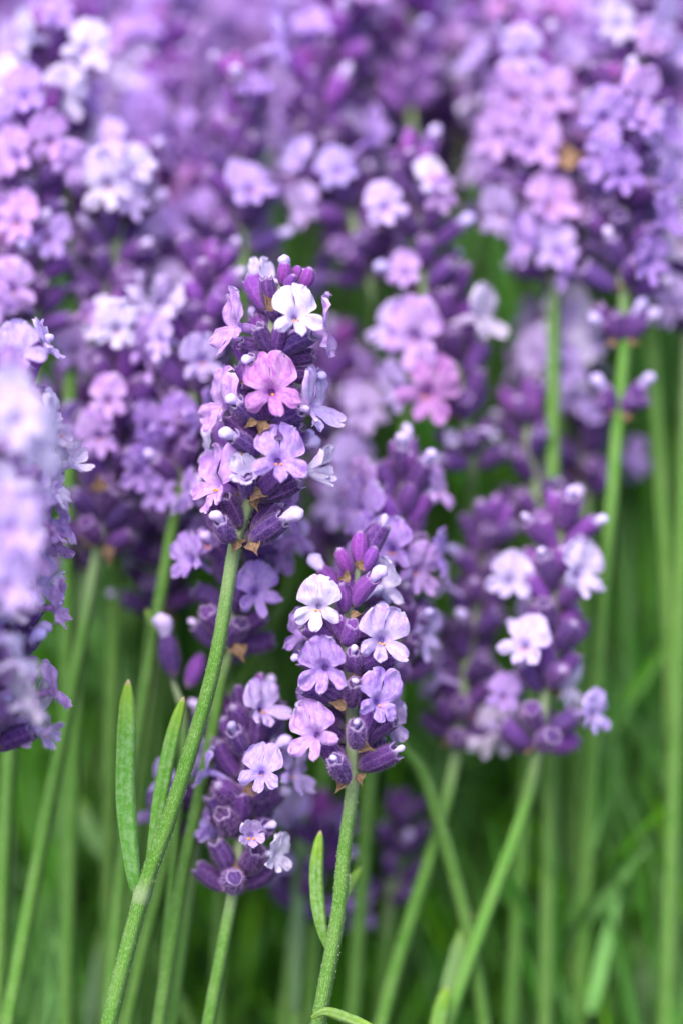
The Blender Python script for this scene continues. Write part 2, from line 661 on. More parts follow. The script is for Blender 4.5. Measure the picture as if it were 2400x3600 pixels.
def stem_data(path, radii, headness, ns=12, hairs=0, rng=None):
    V, UV, F, MI = [], [], [], []
    ref = Vector((0.3, -1, 0.1))
    n = len(path)
    for i, p in enumerate(path):
        d = (path[min(i + 1, n - 1)] - path[max(i - 1, 0)]).normalized()
        x = ref.cross(d).normalized()
        y = d.cross(x)
        for k in range(ns):
            a = 2 * math.pi * k / ns
            r = radii[i] * (1 + 0.14 * math.cos(4 * a))
            V.append(tuple(p + x * r * math.cos(a) + y * r * math.sin(a)))
            UV.append((headness[i], k / ns))
    for i in range(n - 1):
        for k in range(ns):
            a, b = i * ns + k, i * ns + (k + 1) % ns
            F.append((a, a + ns, b + ns, b))
            MI.append(0)
    for e in (0, n - 1):
        F.append(tuple(e * ns + k for k in range(ns)))
        MI.append(0)
    for h in range(hairs):
        i = rng.randrange(n - 1)
        f = rng.random()
        p = path[i].lerp(path[i + 1], f)
        if p.z < 180:
            continue
        d = (path[i + 1] - path[i]).normalized()
        x = ref.cross(d).normalized()
        y = d.cross(x)
        a = rng.choice((0, 1, 2, 3)) * math.pi / 2 + rng.gauss(0, 0.3)
        nn = x * math.cos(a) + y * math.sin(a)
        q = p + nn * radii[i] * 1.06
        e = q + (nn + d * rng.uniform(-.7, .7)).normalized() * rng.uniform(0.10, 0.28)
        s = d * 0.05
        o = len(V)
        V += [tuple(q - s), tuple(q + s), tuple(e)]
        UV += [(0, 0)] * 3
        F.append((o, o + 1, o + 2))
        MI.append(1)
    return V, F, UV, MI


def leaf_data(path, W, nrm, seed, curlv=0.75):
    """a narrow leaf with rolled edges and a sunk midrib along path (base to tip)"""
    rng = random.Random(seed)
    V, UV, F = [], [], []
    n = len(path)
    nv = 8
    for i, p in enumerate(path):
        u = i / (n - 1)
        d = (path[min(i + 1, n - 1)] - path[max(i - 1, 0)]).normalized()
        x = nrm.cross(d).normalized()
        y = d.cross(x)
        w = W * lerp_table([(0, 0.35), (0.12, 0.62), (0.45, 1.0), (0.75, 0.98), (0.90, 0.74), (0.97, 0.42), (1, 0.10)], u)
        for j in range(nv + 1):
            v = -1 + 2 * j / nv
            dy = -curlv * w * v * v + 0.30 * w * max(0, 1 - abs(v) * 2.5) * -1.0 + rng.uniform(-.03, .03)
            V.append(tuple(p + x * w * v * (1 - 0.12 * abs(v)) + y * dy))
            UV.append((u, 0.5 + 0.5 * v))
    m = len(V)
    # underside: thickness
    for i, p in enumerate(path):
        d = (path[min(i + 1, n - 1)] - path[max(i - 1, 0)]).normalized()
        x = nrm.cross(d).normalized()
        y = d.cross(x)
        for j in range(nv + 1):
            q = Vector(V[i * (nv + 1) + j])
            V.append(tuple(q - y * 0.35 * (1 - abs(-1 + 2 * j / nv) * 0.7)))
            UV.append(UV[i * (nv + 1) + j])
    for i in range(n - 1):
        for j in range(nv):
            a = i * (nv + 1) + j
            F.append((a, a + 1, a + nv + 2, a + nv + 1))
            F.append((m + a, m + a + nv + 1, m + a + nv + 2, m + a + 1))
    for i in range(n - 1):
        for j in (0, nv):
            a = i * (nv + 1) + j
            F.append((a, a + nv + 1, m + a + nv + 1, m + a))
    return V, F, UV


# ------------------------------------------------------------------ objects
def link(name, me, parent=None, loc=None, rot=None, scale=1.0, colour=None):
    o = bpy.data.objects.new(name, me)
    col.objects.link(o)
    if parent is not None:
        o.parent = parent
    if loc is not None:
        m3 = rot if rot is not None else Matrix.Identity(3)
        o.matrix_local = Matrix.Translation(loc * MM) @ m3.to_4x4() @ Matrix.Scale(scale, 4)
    if colour is not None:
        o.color = (colour[0], colour[1], colour[2], 1)
    return o


def tag(o, label, cat, group=None, kind=None):
    if label:
        o['label'] = label
    if cat:
        o['category'] = cat
    if group:
        o['group'] = group
    if kind:
        o['kind'] = kind


TINT = {
    'white': (0.76, 0.71, 0.89),
    'milk': (0.67, 0.59, 0.86),
    'pale': (0.63, 0.48, 0.87),
    'lilac': (0.47, 0.27, 0.76),
    'pink': (0.52, 0.16, 0.56),
    'rose': (0.60, 0.34, 0.76),
    'blue': (0.52, 0.39, 0.84),
    'violet': (0.32, 0.14, 0.58),
}
CAL_COL = {'deep': (0.045, 0.016, 0.088), 'mid': (0.074, 0.022, 0.142), 'blue': (0.047, 0.021, 0.118), 'magenta': (0.20, 0.036, 0.26), 'purple': (0.145, 0.034, 0.235), 'soft': (0.17, 0.075, 0.28), 'haze': (0.13, 0.055, 0.23)}  # soft and haze lift the deep shade of far spikes by paler colour
STEM_COL = (0.068, 0.190, 0.018)


def jitter(c, rng, a=0.08):
    k = 1 + rng.uniform(-a, a)
    return tuple(min(0.95, max(0.0, x * k * (1 + rng.uniform(-a, a) * 0.5))) for x in c)


class Stalk:
    def __init__(self, label, pts, nhead, seed, tier='B', group='lavender stalks with flower spikes', size=1.0, stem_r=1.0, stem_col=STEM_COL, hairs=0):
        """pts: (px, py, d) from the tip of the spike down its stem; pts[nhead] is the foot of the spike"""
        self.rng = random.Random(seed)
        self.tier, self.size = tier, size
        w = [p if isinstance(p, Vector) else P(*p) for p in pts]
        # carry the stem on down to the ground
        p, d = w[-1].copy(), (w[-1] - w[-2]).normalized()
        ext = []
        while p.z > 6 and len(ext) < 60:
            d = (d * 0.82 + Vector((0, 0.0, -1)) * 0.18).normalized()
            p = p + d * min(24.0, max(4.0, p.z / max(0.2, -d.z)))
            ext.append(p.copy())
        if p.z < 0:
            p.z = 0
            ext[-1].z = 0
        head = catmull(w[:nhead + 1], 10)
        rest = catmull(w[nhead - 1:] + ext, 8)
        cut = 8
        rest = rest[cut:]
        self.head = head
        path = head + rest[1:]
        nh = len(head)
        rad, hn = [], []
        for i in range(len(path)):
            if i < nh:
                t = i / max(1, nh - 1)
                rad.append((0.42 + 0.5 * t) * stem_r)
                hn.append(1.0 - 0.35 * t)
            else:
                t = min(1, (i - nh) / 16.0)
                rad.append((0.92 + 0.16 * t) * stem_r)
                hn.append(max(0.0, 0.55 - (i - nh) / 10.0))
        self.base = path[-1].copy()
        self.base.z = 0
        self.root = bpy.data.objects.new('lavender_stalk', None)
        col.objects.link(self.root)
        self.root.empty_display_size = 0.005
        self.root.location = self.base * MM
        tag(self.root, label, 'lavender', group)
        V, F, UV, MI = stem_data([q - self.base for q in path], rad, hn, 12 if tier != 'C' else 8, hairs, self.rng)
        link('stem', mesh('stem', V, F, [M_STEM, M_STEMHAIR], UV, MI), self.root, colour=jitter(stem_col, self.rng, 0.12))
        cum = [0.0]
        for a, b in zip(head, head[1:]):
            cum.append(cum[-1] + (b - a).length)
        self.cum = cum
        self.len = cum[-1]

    def at(self, s):
        s = max(0.0, min(self.len, s))
        for i in range(len(self.cum) - 1):
            if s <= self.cum[i + 1] + 1e-6:
                seg = self.cum[i + 1] - self.cum[i]
                t = (s - self.cum[i]) / seg if seg > 1e-6 else 0
                return self.head[i].lerp(self.head[i + 1], t), (self.head[i] - self.head[i + 1]).normalized()
        return self.head[-1].copy(), (self.head[-2] - self.head[-1]).normalized()

    def calyx(self, b, t, shut=False, colour=None, bud=0, fat=1.0):
        rng = self.rng
        d = t - b
        L = d.length
        rot = frame(d, Vector((rng.uniform(-1, 1), rng.uniform(-1, 1), 0.5)))
        k = L / 6.2
        wk = max(0.78, min(1.15, 0.45 + 0.55 * k)) * self.size * fat
        sc = Matrix.Diagonal((wk, wk, k))
        pool = CAL[('A' if self.tier == 'A' else 'B', 1 if shut else 0)]
        c = jitter(CAL_COL[colour or rng.choice(('deep', 'mid', 'blue', 'mid'))], rng, 0.15)
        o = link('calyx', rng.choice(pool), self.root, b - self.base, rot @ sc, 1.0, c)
        if bud:
            self.bud(t - d.normalized() * 0.3, d.normalized(), bud if isinstance(bud, (int, float)) else 1.0)
        return o

    def bud(self, at, d, k=1.0, tint='pale'):
        rng = self.rng
        rot = frame(d, Vector((rng.uniform(-.4, .4), rng.uniform(-.4, .4), 1)))
        link('bud', rng.choice(BUDS), self.root, at - self.base, rot, k * self.size, jitter(TINT[rng.choice((tint, 'pale', 'blue', 'pale', 'blue'))], rng))

    def flower(self, at, n, up, tint='lilac', k=1.0, variant=None, half=False):
        rng = self.rng
        k *= 0.84
        pool = HALF if half else FLOWERS
        fv = pool[variant % len(pool)] if variant is not None else rng.choice(pool)
        c = jitter(TINT[tint], rng, 0.05)
        rot = frame(n, up)
        if self.tier == 'A':
            fo = link('flower', fv['tube'], self.root, at - self.base, rot, k * self.size, c)
            for nm, me in fv['petals']:
                link(nm, me, fo, colour=jitter(c, rng, 0.03))
            for me in fv['anthers']:
                link('anther', me, fo)
        else:
            fo = link('flower', fv['whole'], self.root, at - self.base, rot, k * self.size, c)
        return fo

    def bract(self, at, d, nrm, k=1.0):
        rng = self.rng
        y = d.normalized()
        x = y.cross(nrm).normalized()
        z = x.cross(y)
        rot = Matrix((x, y, z)).transposed()
        link('bract', rng.choice(BRACTS), self.root, at - self.base, rot, 0.82 * k * self.size, jitter((0.34, 0.19, 0.10), rng, 0.3))

    def leaf(self, pts, W, seed, colour=(0.11, 0.28, 0.045), nrm=None):
        w = catmull([p if isinstance(p, Vector) else P(*p) for p in pts], 8)
        V, F, UV = leaf_data([q - self.base for q in w], W, nrm or (-FWD + RGT * 0.25), seed)
        link('leaf', mesh('leaf', V, F, [M_LEAF], UV), self.root, colour=jitter(colour, self.rng, 0.06))

    def hand_flower(self, px, py, d, az, el=0, roll=0, tint='lilac', k=1.0, variant=None, half=False):
        if self.tier == 'A' and d <= 3:
            az, el, roll = az + self.rng.uniform(-7, 7), el + self.rng.uniform(-14, 8), roll + self.rng.uniform(-8, 8)
        else:
            az, el, roll = az + self.rng.uniform(-22, 22), el + self.rng.uniform(-24, 16), roll + self.rng.uniform(-22, 22)
            k *= 0.9
        n = facing(az, el)
        up = (UPV * math.cos(R(roll)) + RGT * math.sin(R(roll)))
        return self.flower(P(px, py, d), n, up, tint, k, variant, half)

    def hand_calyx(self, bx, by, bd, tx, ty, td, colour=None, shut=False, bud=0, fat=1.0):
        return self.calyx(P(bx, by, bd), P(tx, ty, td), shut, colour, bud, fat)

    def hand_bract(self, px, py, d, ang, k=1.0, tilt=0.0):
        """ang: direction in the picture plane, degrees from right, anticlockwise"""
        a = R(ang)
        dr = RGT * math.cos(a) + UPV * math.sin(a) - FWD * tilt
        self.bract(P(px, py, d), dr, -FWD + UPV * 0.4, k)

    def auto(self, flower_p=0.35, bud_p=0.11, tints=('lilac', 'pale', 'lilac', 'rose'), back_only=False, gap=1.0, top_buds=4, n_ring=7, top_col='magenta', bract_p=0.5, whorls=None, spread=1.0, skip_top=False, bare=0.0, cols=None):
        rng = self.rng
        u = rng.uniform
        S = self.size
        ss, s, step = [], 5.5 * S, 4.6 * S * gap
        while s < self.len - 1.5:
            ss.append(s)
            s += step
            step = min(step + 0.8 * S, 6.8 * S * gap)
        if ss and self.len - ss[-1] < 3.0:
            ss[-1] = self.len
        else:
            ss.append(self.len)
        if not skip_top:
            for i in range(top_buds):
                p, d = self.at(u(2.0, 6.0) * S)
                a = 2 * math.pi * i / top_buds + u(-.4, .4)
                x = d.orthogonal().normalized()
                y = d.cross(x)
                o = x * math.cos(a) + y * math.sin(a)
                el = R(u(52, 74))
                c = (o * math.cos(el) + d * math.sin(el)).normalized()
                self.calyx(p + o * 0.5, p + o * 0.5 + c * u(4.4, 5.8) * S, True, top_col, 0, 0.88)
            p, d = self.at(0.8)
            self.calyx(p - d * 1.5, p + d * 3.6 * S, True, top_col, 0, 0.9)
        for wi, s in enumerate(ss):
            p, d = self.at(s)
            t = s / self.len
            x = d.orthogonal().normalized()
            y = d.cross(x)
            n = n_ring if wi else max(4, n_ring - 2)
            a0 = u(0, 6.3)
            for i in range(n):
                a = a0 + 2 * math.pi * i / n + u(-.22, .22)
                o = x * math.cos(a) + y * math.sin(a)
                if back_only and o.dot(-FWD) > -0.1:
                    continue
                el = R((60 - 24 * t + u(-14, 14) + (9 if i % 2 else -9)))
                c = (o * math.cos(el) * spread + d * math.sin(el)).normalized()
                L = u(5.4, 6.9) * S
                b = p + o * 0.9 + d * (u(-1.1, 1.1) + (1.5 if i % 2 else -0.9))
                tip = b + c * L
                r = rng.random()
                colr = rng.choice(cols) if cols else rng.choice(('mid', 'purple', 'mid')) if t < 0.4 else rng.choice(('deep', 'mid', 'blue', 'mid'))
                fl = r < flower_p and not back_only and t >= bare
                bd = (not fl) and r < flower_p + bud_p
                self.calyx(b, tip, (not fl and not bd and rng.random() < 0.5 * (1 - t) + 0.15), colr, u(0.6, 0.95) if bd else 0, 1.12)
                if fl:
                    hz = Vector((o.x, o.y, o.z)) + d * u(-0.1, 0.35)
                    f_n = (hz.normalized() + Vector((u(-.45, .45), u(-.45, .45), u(-.5, .35)))).normalized()
                    half = rng.random() < 0.13
                    self.flower(tip + c * 0.6 + f_n * u(2.0, 3.2), f_n, d + Vector((u(-.4, .4), u(-.4, .4), 0)), rng.choice(tints), u(0.76, 1.0), None, half)
            if rng.random() < bract_p + 0.3 * (wi == len(ss) - 1):
                for q in range(2 if wi == len(ss) - 1 else 1):
                    a = u(0, 6.3)
                    o = x * math.cos(a) + y * math.sin(a)
                    if rng.random() < 0.6:
                        o = (o - FWD * 0.9).normalized()
                    self.bract(p + o * 0.8 - d * 0.9, o * 1.0 - d * u(-0.1, 0.7), d, u(0.85, 1.15))
        return self


exec_order = []
# ------------------------------------------------------------------ setting: ground
def ground():
    V, F = [], []
    n = 60
    for j in range(n + 1):
        for i in range(n + 1):
            fx, fy = (i / n * 2 - 1), (j / n * 2 - 1)
            x = 30000 * abs(fx) ** 3 * (1 if fx > 0 else -1)
            y = 30000 * abs(fy) ** 3 * (1 if fy > 0 else -1)
            z = 8 * noise.noise(Vector((x * 0.01, y * 0.01, 0))) - 8
            V.append((x, y, z))
    for j in range(n):
        for i in range(n):
            a = j * (n + 1) + i
            F.append((a, a + 1, a + n + 2, a + n + 1))
    o = link('ground', mesh('ground', V, F, [M_GROUND]))
    tag(o, 'dark soil under the lavender', None, None, 'structure')
    del o['label']


ground()


# ------------------------------------------------------------------ foliage of the bushes: narrow leaves nobody could count
def foliage():
    rng = random.Random(7)
    u = rng.uniform
    V, F, C = [], [], []
    tones = [(0.065, 0.22, 0.010), (0.085, 0.29, 0.012), (0.11, 0.36, 0.012), (0.11, 0.31, 0.045), (0.17, 0.39, 0.10), (0.080, 0.30, 0.030), (0.14, 0.40, 0.010), (0.035, 0.13, 0.010), (0.18, 0.40, 0.12)]

    def blade(p, d, L, W, c):
        x = d.cross(Vector((u(-1, 1), u(-1, 1), 0.2))).normalized()
        bend = Vector((u(-1, 1), u(-1, 1), -0.2)) * L * u(0.05, 0.28)
        n = 5
        o = len(V)
        k = u(0.85, 1.2)
        cc = (c[0] * k, c[1] * k, c[2] * k, 1)
        y = d.cross(x)
        for i in range(n + 1):
            t = i / n
            q = p + d * L * t + bend * t * t
            w = W * (0.55 + 0.45 * math.sin(math.pi * min(1, t * 1.1 + 0.1))) * (1 if t < 0.8 else max(0.12, (1 - t) * 5))
            V.extend([tuple(q - x * w), tuple(q + y * w * 0.5), tuple(q + x * w)])
            C.extend([cc] * 3)
        for i in range(n):
            a = o + 3 * i
            F.append((a, a + 1, a + 4, a + 3))
            F.append((a + 1, a + 2, a + 5, a + 4))

    def top_of(yv):
        return 236 + 34 * min(1, max(0, (yv - 440) / 200))
    # leafy shoots: a cluster of leaves round a short stem
    for i in range(1900):
        # denser near the photographed part, going on beyond it
        d = 50 + abs(rng.gauss(0, 1)) * 130
        z = FOCUS + d
        xx = u(-1.9, 1.9) * 0.12 * z
        yy = z * math.cos(R(PITCH)) + u(0, 40)
        zt = top_of(yy) + rng.gauss(0, 22) - 30 * rng.random()
        p = Vector((xx, yy, zt - u(10, 80)))
        lean = Vector((u(-.35, .35), u(-.35, .35), 1)).normalized()
        c = rng.choice(tones)
        for k in range(rng.randint(3, 7)):
            dd = (lean + Vector((u(-.6, .6), u(-.6, .6), u(-.1, .3)))).normalized()
            blade(p + lean * u(-18, 22), dd, u(22, 48), u(1.2, 2.1), c)
    # the nearer fringe of leafy shoot tips, close behind the sharp stems
    for i in range(2000):
        d = 55 + abs(rng.gauss(0, 1)) * 55
        px = u(-400, 2900)
        low = 1900 + 500 * rng.random() ** 0.5 + (450 if px < 1300 else 0) - (650 if px > 2000 and d > 60 else 0)
        py = low + rng.random() ** 0.9 * (4300 - low)
        if px > 1850 and py > 2450:
            d = 42 + abs(rng.gauss(0, 1)) * 40
        c = rng.choice(tones)
        p = P(px, py, d)
        lean = Vector((u(-.55, .55), u(-.3, .3), 1)).normalized()
        for k in range(rng.randint(1, 3)):
            dd = (lean + Vector((u(-.4, .4), u(-.4, .4), u(-.1, .2)))).normalized()
            blade(p + Vector((u(-3, 3), u(-3, 3), u(-8, 8))) - dd * 20, dd, u(18, 44), u(0.55, 1.1), c)
    # long thin stems and blades between them
    for i in range(900):
        d = 60 + abs(rng.gauss(0, 1)) * 200
        z = FOCUS + d
        xx = u(-1.9, 1.9) * 0.12 * z
        yy = z * math.cos(R(PITCH))
        zt = top_of(yy) + rng.gauss(0, 25)
        L = u(70, 150)
        dd = Vector((u(-.28, .28), u(-.2, .2), 1)).normalized()
        blade(Vector((xx, yy, zt - L)), dd, L, u(0.9, 1.7), rng.choice(tones))
    # the understorey that closes the view to the soil
    for i in range(5200):
        d = 30 + rng.random() ** 1.3 * 1500
        z = FOCUS + d
        xx = u(-1.7, 1.7) * 0.15 * z
        yy = z * math.cos(R(PITCH)) + 60
        dd = Vector((u(-.6, .6), u(-.6, .6), 1)).normalized()
        blade(Vector((xx, yy, u(0, 135))), dd, u(35, 75), u(1.6, 3.2), rng.choice(tones))
    me = mesh('lavender_foliage', V, F, [M_FOL])
    at = me.attributes.new('tone', 'FLOAT_COLOR', 'POINT')
    flat = []
    for c in C:
        flat.extend(c)
    at.data.foreach_set('color', flat)
    o = link('lavender_foliage', me)
    tag(o, 'blurred mass of narrow green lavender leaves under the flower spikes', 'foliage', None, 'stuff')


foliage()

# ------------------------------------------------------------------ the sharp tall spike
s = Stalk('tall sharp lavender spike with a pink flower, its stem carrying a pair of long leaves', [
    (1012, 935, 0), (965, 1100, 0), (945, 1260, 0), (930, 1480, 0), (898, 1700, 0), (835, 1875, 0), (752, 2350, -1), (608, 2840, -2), (500, 3150, -3), (385, 3600, -6)],
    5, 11, 'A', stem_r=1.02, hairs=2600)
s.auto(back_only=True, top_buds=3, skip_top=True, bract_p=0)
hf, hc, hb = s.hand_flower, s.hand_calyx, s.hand_bract
# (throat x, y, depth, facing azimuth, elevation, roll, tint, size, variant)
hf(1042, 1112, -7, 12, 2, 2, 'white', 0.93, 0)
hf(822, 1150, -2, -62, 8, -8, 'rose', 1.12, 1)
hf(957, 1374, -7, 2, 4, -4, 'pink', 1.12, 2)
hf(770, 1424, -1, -64, 6, 8, 'rose', 1.12, 3)
hf(1105, 1432, -2, 64, 0, 6, 'pale', 1.12, 4)
hf(1132, 1165, 0, 86, -8, 4, 'rose', 1.15, 5)
hf(918, 990, 4, -140, 10, -6, 'white', 0.75, 6)
hf(982, 1616, -7, 6, 4, 12, 'lilac', 1.05, 0)
hf(755, 1706, -3, -54, 10, 6, 'rose', 1.2, 7)
hf(728, 1590, 4, -100, 0, 0, 'white', 0.95, 3)
hf(1122, 1650, -1, 78, 12, -10, 'white', 1.45, None, True)
hf(1030, 1778, 1, 86, -20, 10, 'rose', 1.0, 2)
hf(866, 1664, -7, -10, 20, -10, 'white', 1.1, 1, True)
s.bud(P(1000, 950, 1), Vector((0, 0, 1)), 0.9)
# calyxes
hc(953, 1085, -2, 936, 975, -3, 'mid')
hc(992, 1005, -1, 1002, 922, -2, 'magenta', True)
hc(1056, 1015, -1, 1092, 942, -2, 'magenta', True)
hc(1036, 990, 0, 1050, 935, 0, 'magenta', True, 0, 0.8)
hc(1010, 1030, -2, 1034, 965, -3, 'purple', True, 0, 0.8)
hc(975, 1130, -1, 950, 1085, -1, 'deep')
hc(955, 1245, -1, 842, 1205, -2, 'deep')
hc(960, 1240, -3, 908, 1145, -5, 'blue')
hc(970, 1245, -3, 988, 1140, -5, 'mid', True)
hc(980, 1245, -2, 1100, 1178, -4, 'blue')
hc(985, 1262, -1, 1104, 1248, -1, 'deep')
hc(950, 1275, -2, 880, 1262, -5, 'deep', False, 0.7)
hc(1000, 1310, 0, 1112, 1318, -1, 'deep', False, 0.6)
hc(940, 1330, -1, 850, 1360, -1, 'deep')
hc(940, 1488, -2, 832, 1410, -5, 'blue', False, 0.85)
hc(950, 1490, -2, 1058, 1440, -4, 'blue', False, 0.6)
hc(955, 1500, -1, 1066, 1495, -2, 'deep')
hc(935, 1480, -3, 925, 1400, -5, 'mid')
hc(915, 1560, -1, 800, 1462, -1, 'deep')
hc(912, 1602, -3, 818, 1532, -6, 'blue', False, 1.05)
hc(925, 1600, 0, 1075, 1560, 2, 'blue', False, 0.9)
hc(945, 1500, -3, 985, 1560, -6, 'deep')
hc(882, 1752, -3, 866, 1665, -6, 'blue')
hc(892, 1748, -3, 990, 1655, -5, 'mid')
hc(905, 1752, -2, 1055, 1688, -3, 'deep')
hc(885, 1720, 0, 930, 1640, -2, 'deep')
hc(845, 1858, -1, 790, 1745, -3, 'deep')
hc(822, 1902, -3, 775, 1828, -6, 'blue', False, 0.85, 1.1)
hc(800, 1860, 1, 735, 1770, 1, 'deep')
hc(878, 1908, -2, 1000, 1822, -4, 'blue', False, 1.15, 1.12)
hc(885, 1868, 0, 985, 1765, -1, 'deep', False, 0, 1.1)
for a in ((900, 1480, -6, 210, 0.8), (880, 1740, -5, -15, 1.15), (885, 1755, -4, -60, 0.9), (838, 1902, -3, 235, 0.9), (880, 1905, -3, -65, 1.1), (870, 1600, -5, 225, 0.9), (962, 1092, -4, 130, 1.05), (890, 1345, -3, 170, 0.9), (930, 1480, -5, -110, 1.1), (838, 1725, -1, 210, 0.8)):
    hb(a[0], a[1], a[2], a[3], a[4], 0.3)
# leaf pair at the node
s.leaf([(490, 3165, -3), (470, 3050, -4), (448, 2800, -3), (452, 2560, 0), (453, 2388, 3)], 1.75, 1, (0.085, 0.26, 0.030))
s.leaf([(512, 3160, -2), (540, 3000, -1), (572, 2790, 0), (610, 2600, 1), (648, 2450, 2)], 1.35, 2, (0.10, 0.30, 0.025))

npath = catmull([P(520, 3085, -2.9), P(500, 3150, -3), P(486, 3195, -3.2)], 4)
V, F, UV, MI = stem_data([q - s.base for q in npath], [1.08, 1.12, 1.17, 1.23, 1.27, 1.23, 1.17, 1.12, 1.08], [0, .1, .3, .45, .5, .45, .3, .1, 0], 12)
link('node', mesh('node', V, F, [M_STEM], UV), s.root, colour=STEM_COL)

# ------------------------------------------------------------------ the second sharp spike, lower
s = Stalk('sharp lavender spike beside the tall one, lower, crown of closed magenta buds, straight green stem', [
    (1264, 1905, 2), (1262, 1990, 2), (1225, 2150, 2), (1215, 2250, 2), (1232, 2450, 1), (1236, 2600, 1), (1243, 2725, 1), (1212, 2980, 1), (1185, 3240, 0), (1120, 3600, -1)],
    6, 12, 'A', stem_r=1.0, hairs=2600)
s.auto(back_only=True, skip_top=True, bract_p=0)
hf, hc, hb = s.hand_flower, s.hand_calyx, s.hand_bract
hf(1116, 2136, -4, -12, 4, 4, 'white', 0.90, 3)
hf(1343, 2252, -5, 16, 4, 10, 'pale', 0.98, 4)
hf(1137, 2354, -6, -8, 2, -8, 'lilac', 1.0, 5)
hf(1335, 2468, -5, 28, 4, 12, 'lilac', 0.92, 6)
hf(1105, 2585, -5, -26, 4, -14, 'rose', 1.0, 1)
hf(1352, 2062, 4, 135, 6, 14, 'white', 0.95, 0)
hf(1060, 2235, 5, -130, -10, 0, 'lilac', 0.9, 2)
hf(1382, 2545, 4, 118, -10, 0, 'pale', 0.85, 3)
hf(1085, 2500, 5, -140, 5, 0, 'lilac', 0.9, 6)
hc(1262, 1990, 1, 1265, 1868, 1, 'magenta', True)
hc(1232, 2020, 0, 1190, 1928, -1, 'magenta', True)
hc(1275, 2015, 1, 1318, 1922, 1, 'purple', True)
hc(1213, 2155, -1, 1202, 2050, -2, 'purple', True)
hc(1240, 2132, -1, 1312, 2032, -3, 'purple', False, 0.95)
hc(1190, 2080, 3, 1130, 2000, 4, 'purple', False, 1.2)
hc(1195, 2235, -1, 1150, 2160, -3, 'mid')
hc(1190, 2235, -1, 1062, 2200, -2, 'mid')
hc(1212, 2268, -2, 1240, 2190, -5, 'purple')
hc(1240, 2240, 2, 1330, 2200, 0, 'mid')
hc(1205, 2245, -2, 1180, 2175, -4, 'purple')
hc(1225, 2358, -2, 1240, 2290, -5, 'mid', False, 0.5)
hc(1245, 2338, -1, 1335, 2292, -4, 'mid')
hc(1260, 2345, 1, 1390, 2322, 1, 'deep')
hc(1190, 2340, 1, 1050, 2312, 0, 'mid', False, 0.6)
hc(1210, 2350, -1, 1150, 2300, -4, 'mid')
hc(1230, 2485, -2, 1248, 2398, -6, 'deep', False, 0.5)
hc(1205, 2470, -1, 1058, 2412, -2, 'blue')
hc(1215, 2480, -2, 1130, 2420, -4, 'deep')
hc(1250, 2470, -1, 1320, 2420, -3, 'deep')
hc(1248, 2625, -4, 1252, 2545, -8, 'blue', False, 0.5, 1.05)
hc(1262, 2600, -1, 1312, 2490, -3, 'mid')
hc(1268, 2615, 0, 1385, 2530, -2, 'deep')
hc(1215, 2610, 1, 1130, 2530, 1, 'deep')
hc(1222, 2692, -1, 1135, 2600, -3, 'mid')
hc(1222, 2748, -3, 1178, 2668, -7, 'blue', False, 0.5, 1.05)
hc(1256, 2700, 0, 1395, 2638, -2, 'mid', False, 0.5, 1.08)
hc(1265, 2680, 2, 1340, 2590, 3, 'deep')
for a in ((1215, 2487, -4, 160, 1.05), (1255, 2620, -5, -12, 1.2), (1218, 2728, -3, 245, 1.1), (1258, 2720, -2, -70, 0.85), (1232, 2165, -3, 10, 0.8), (1232, 2030, -3, 180, 0.9), (1262, 2000, -4, 60, 0.8), (1245, 2290, -3, 20, 0.6), (1225, 2385, -3, -10, 0.9), (1180, 2600, -3, 190, 0.7)):
    hb(a[0], a[1], a[2], a[3], a[4], 0.3)
s.leaf([(1152, 3335, 0), (1130, 3230, 0), (1118, 3080, 2), (1128, 2920, 4)], 1.3, 3, (0.10, 0.23, 0.02))
s.leaf([(1178, 3240, 3), (1220, 3140, 8), (1268, 3050, 12)], 0.9, 4, (0.12, 0.25, 0.03))
s.leaf([(1095, 3580, -4), (1150, 3560, -5), (1230, 3585, -5), (1330, 3625, -6)], 0.95, 5, (0.16, 0.30, 0.04))

BLUE_L = ('blue', 'pale', 'blue')
# ------------------------------------------------------------------ third, low, slightly soft
s = Stalk('short soft lavender spike low beside the leaf pair, with brown bracts at its foot', [
    (905, 2430, 10), (888, 2520, 10), (870, 2700, 9), (850, 2900, 9), (825, 3110, 8), (790, 3300, 7), (735, 3600, 6)], 4, 13, 'A', stem_r=0.92, size=1.0)
s.auto(flower_p=0.13, bud_p=0.1, tints=BLUE_L, n_ring=8, top_buds=3, top_col='purple', gap=0.98, bract_p=0.4, bare=0.25, cols=('deep', 'mid', 'blue'))
hf, hc, hb = s.hand_flower, s.hand_calyx, s.hand_bract
hc(905, 2480, 13, 968, 2410, 11, 'magenta', True)
hf(917, 2716, -1, 0, 6, 4, 'blue', 0.86, 2)
hf(720, 2712, 8, -74, 6, -4, 'blue', 0.85, 3)
hf(730, 2930, 9, -52, 16, 0, 'blue', 0.85, None, True)
hf(722, 2915, 10, -70, 10, 0, 'lilac', 0.7, 4)
hf(884, 2936, 0, 4, 12, 0, 'pale', 0.95, None, True)
hf(972, 3008, 3, 52, 4, 20, 'white', 0.72, 5)
hf(1035, 2722, 10, 70, 0, 10, 'blue', 1.0, 0)
hf(800, 2600, 16, -100, 0, 0, 'blue', 0.75, 6)
hf(975, 2570, 15, 95, 10, 0, 'lilac', 0.75, None, True)
hb(828, 3085, 5, 90, 1.15, 0.2)
hb(805, 3110, 9, 150, 1.1)
hb(850, 3112, 9, 25, 1.1)
hb(880, 2800, 5, 80, 1.1)
hb(820, 2870, 6, 165, 0.8)

# ------------------------------------------------------------------ soft spikes round the sharp ones
PALE = ('pale', 'lilac', 'pale', 'white', 'rose', 'lilac')
LIL = ('lilac', 'lilac', 'rose', 'pale')
PNK = ('rose', 'pink', 'rose', 'lilac')
DRK = ('violet', 'lilac', 'violet', 'blue')
BLU = ('blue', 'pale', 'white', 'lilac')

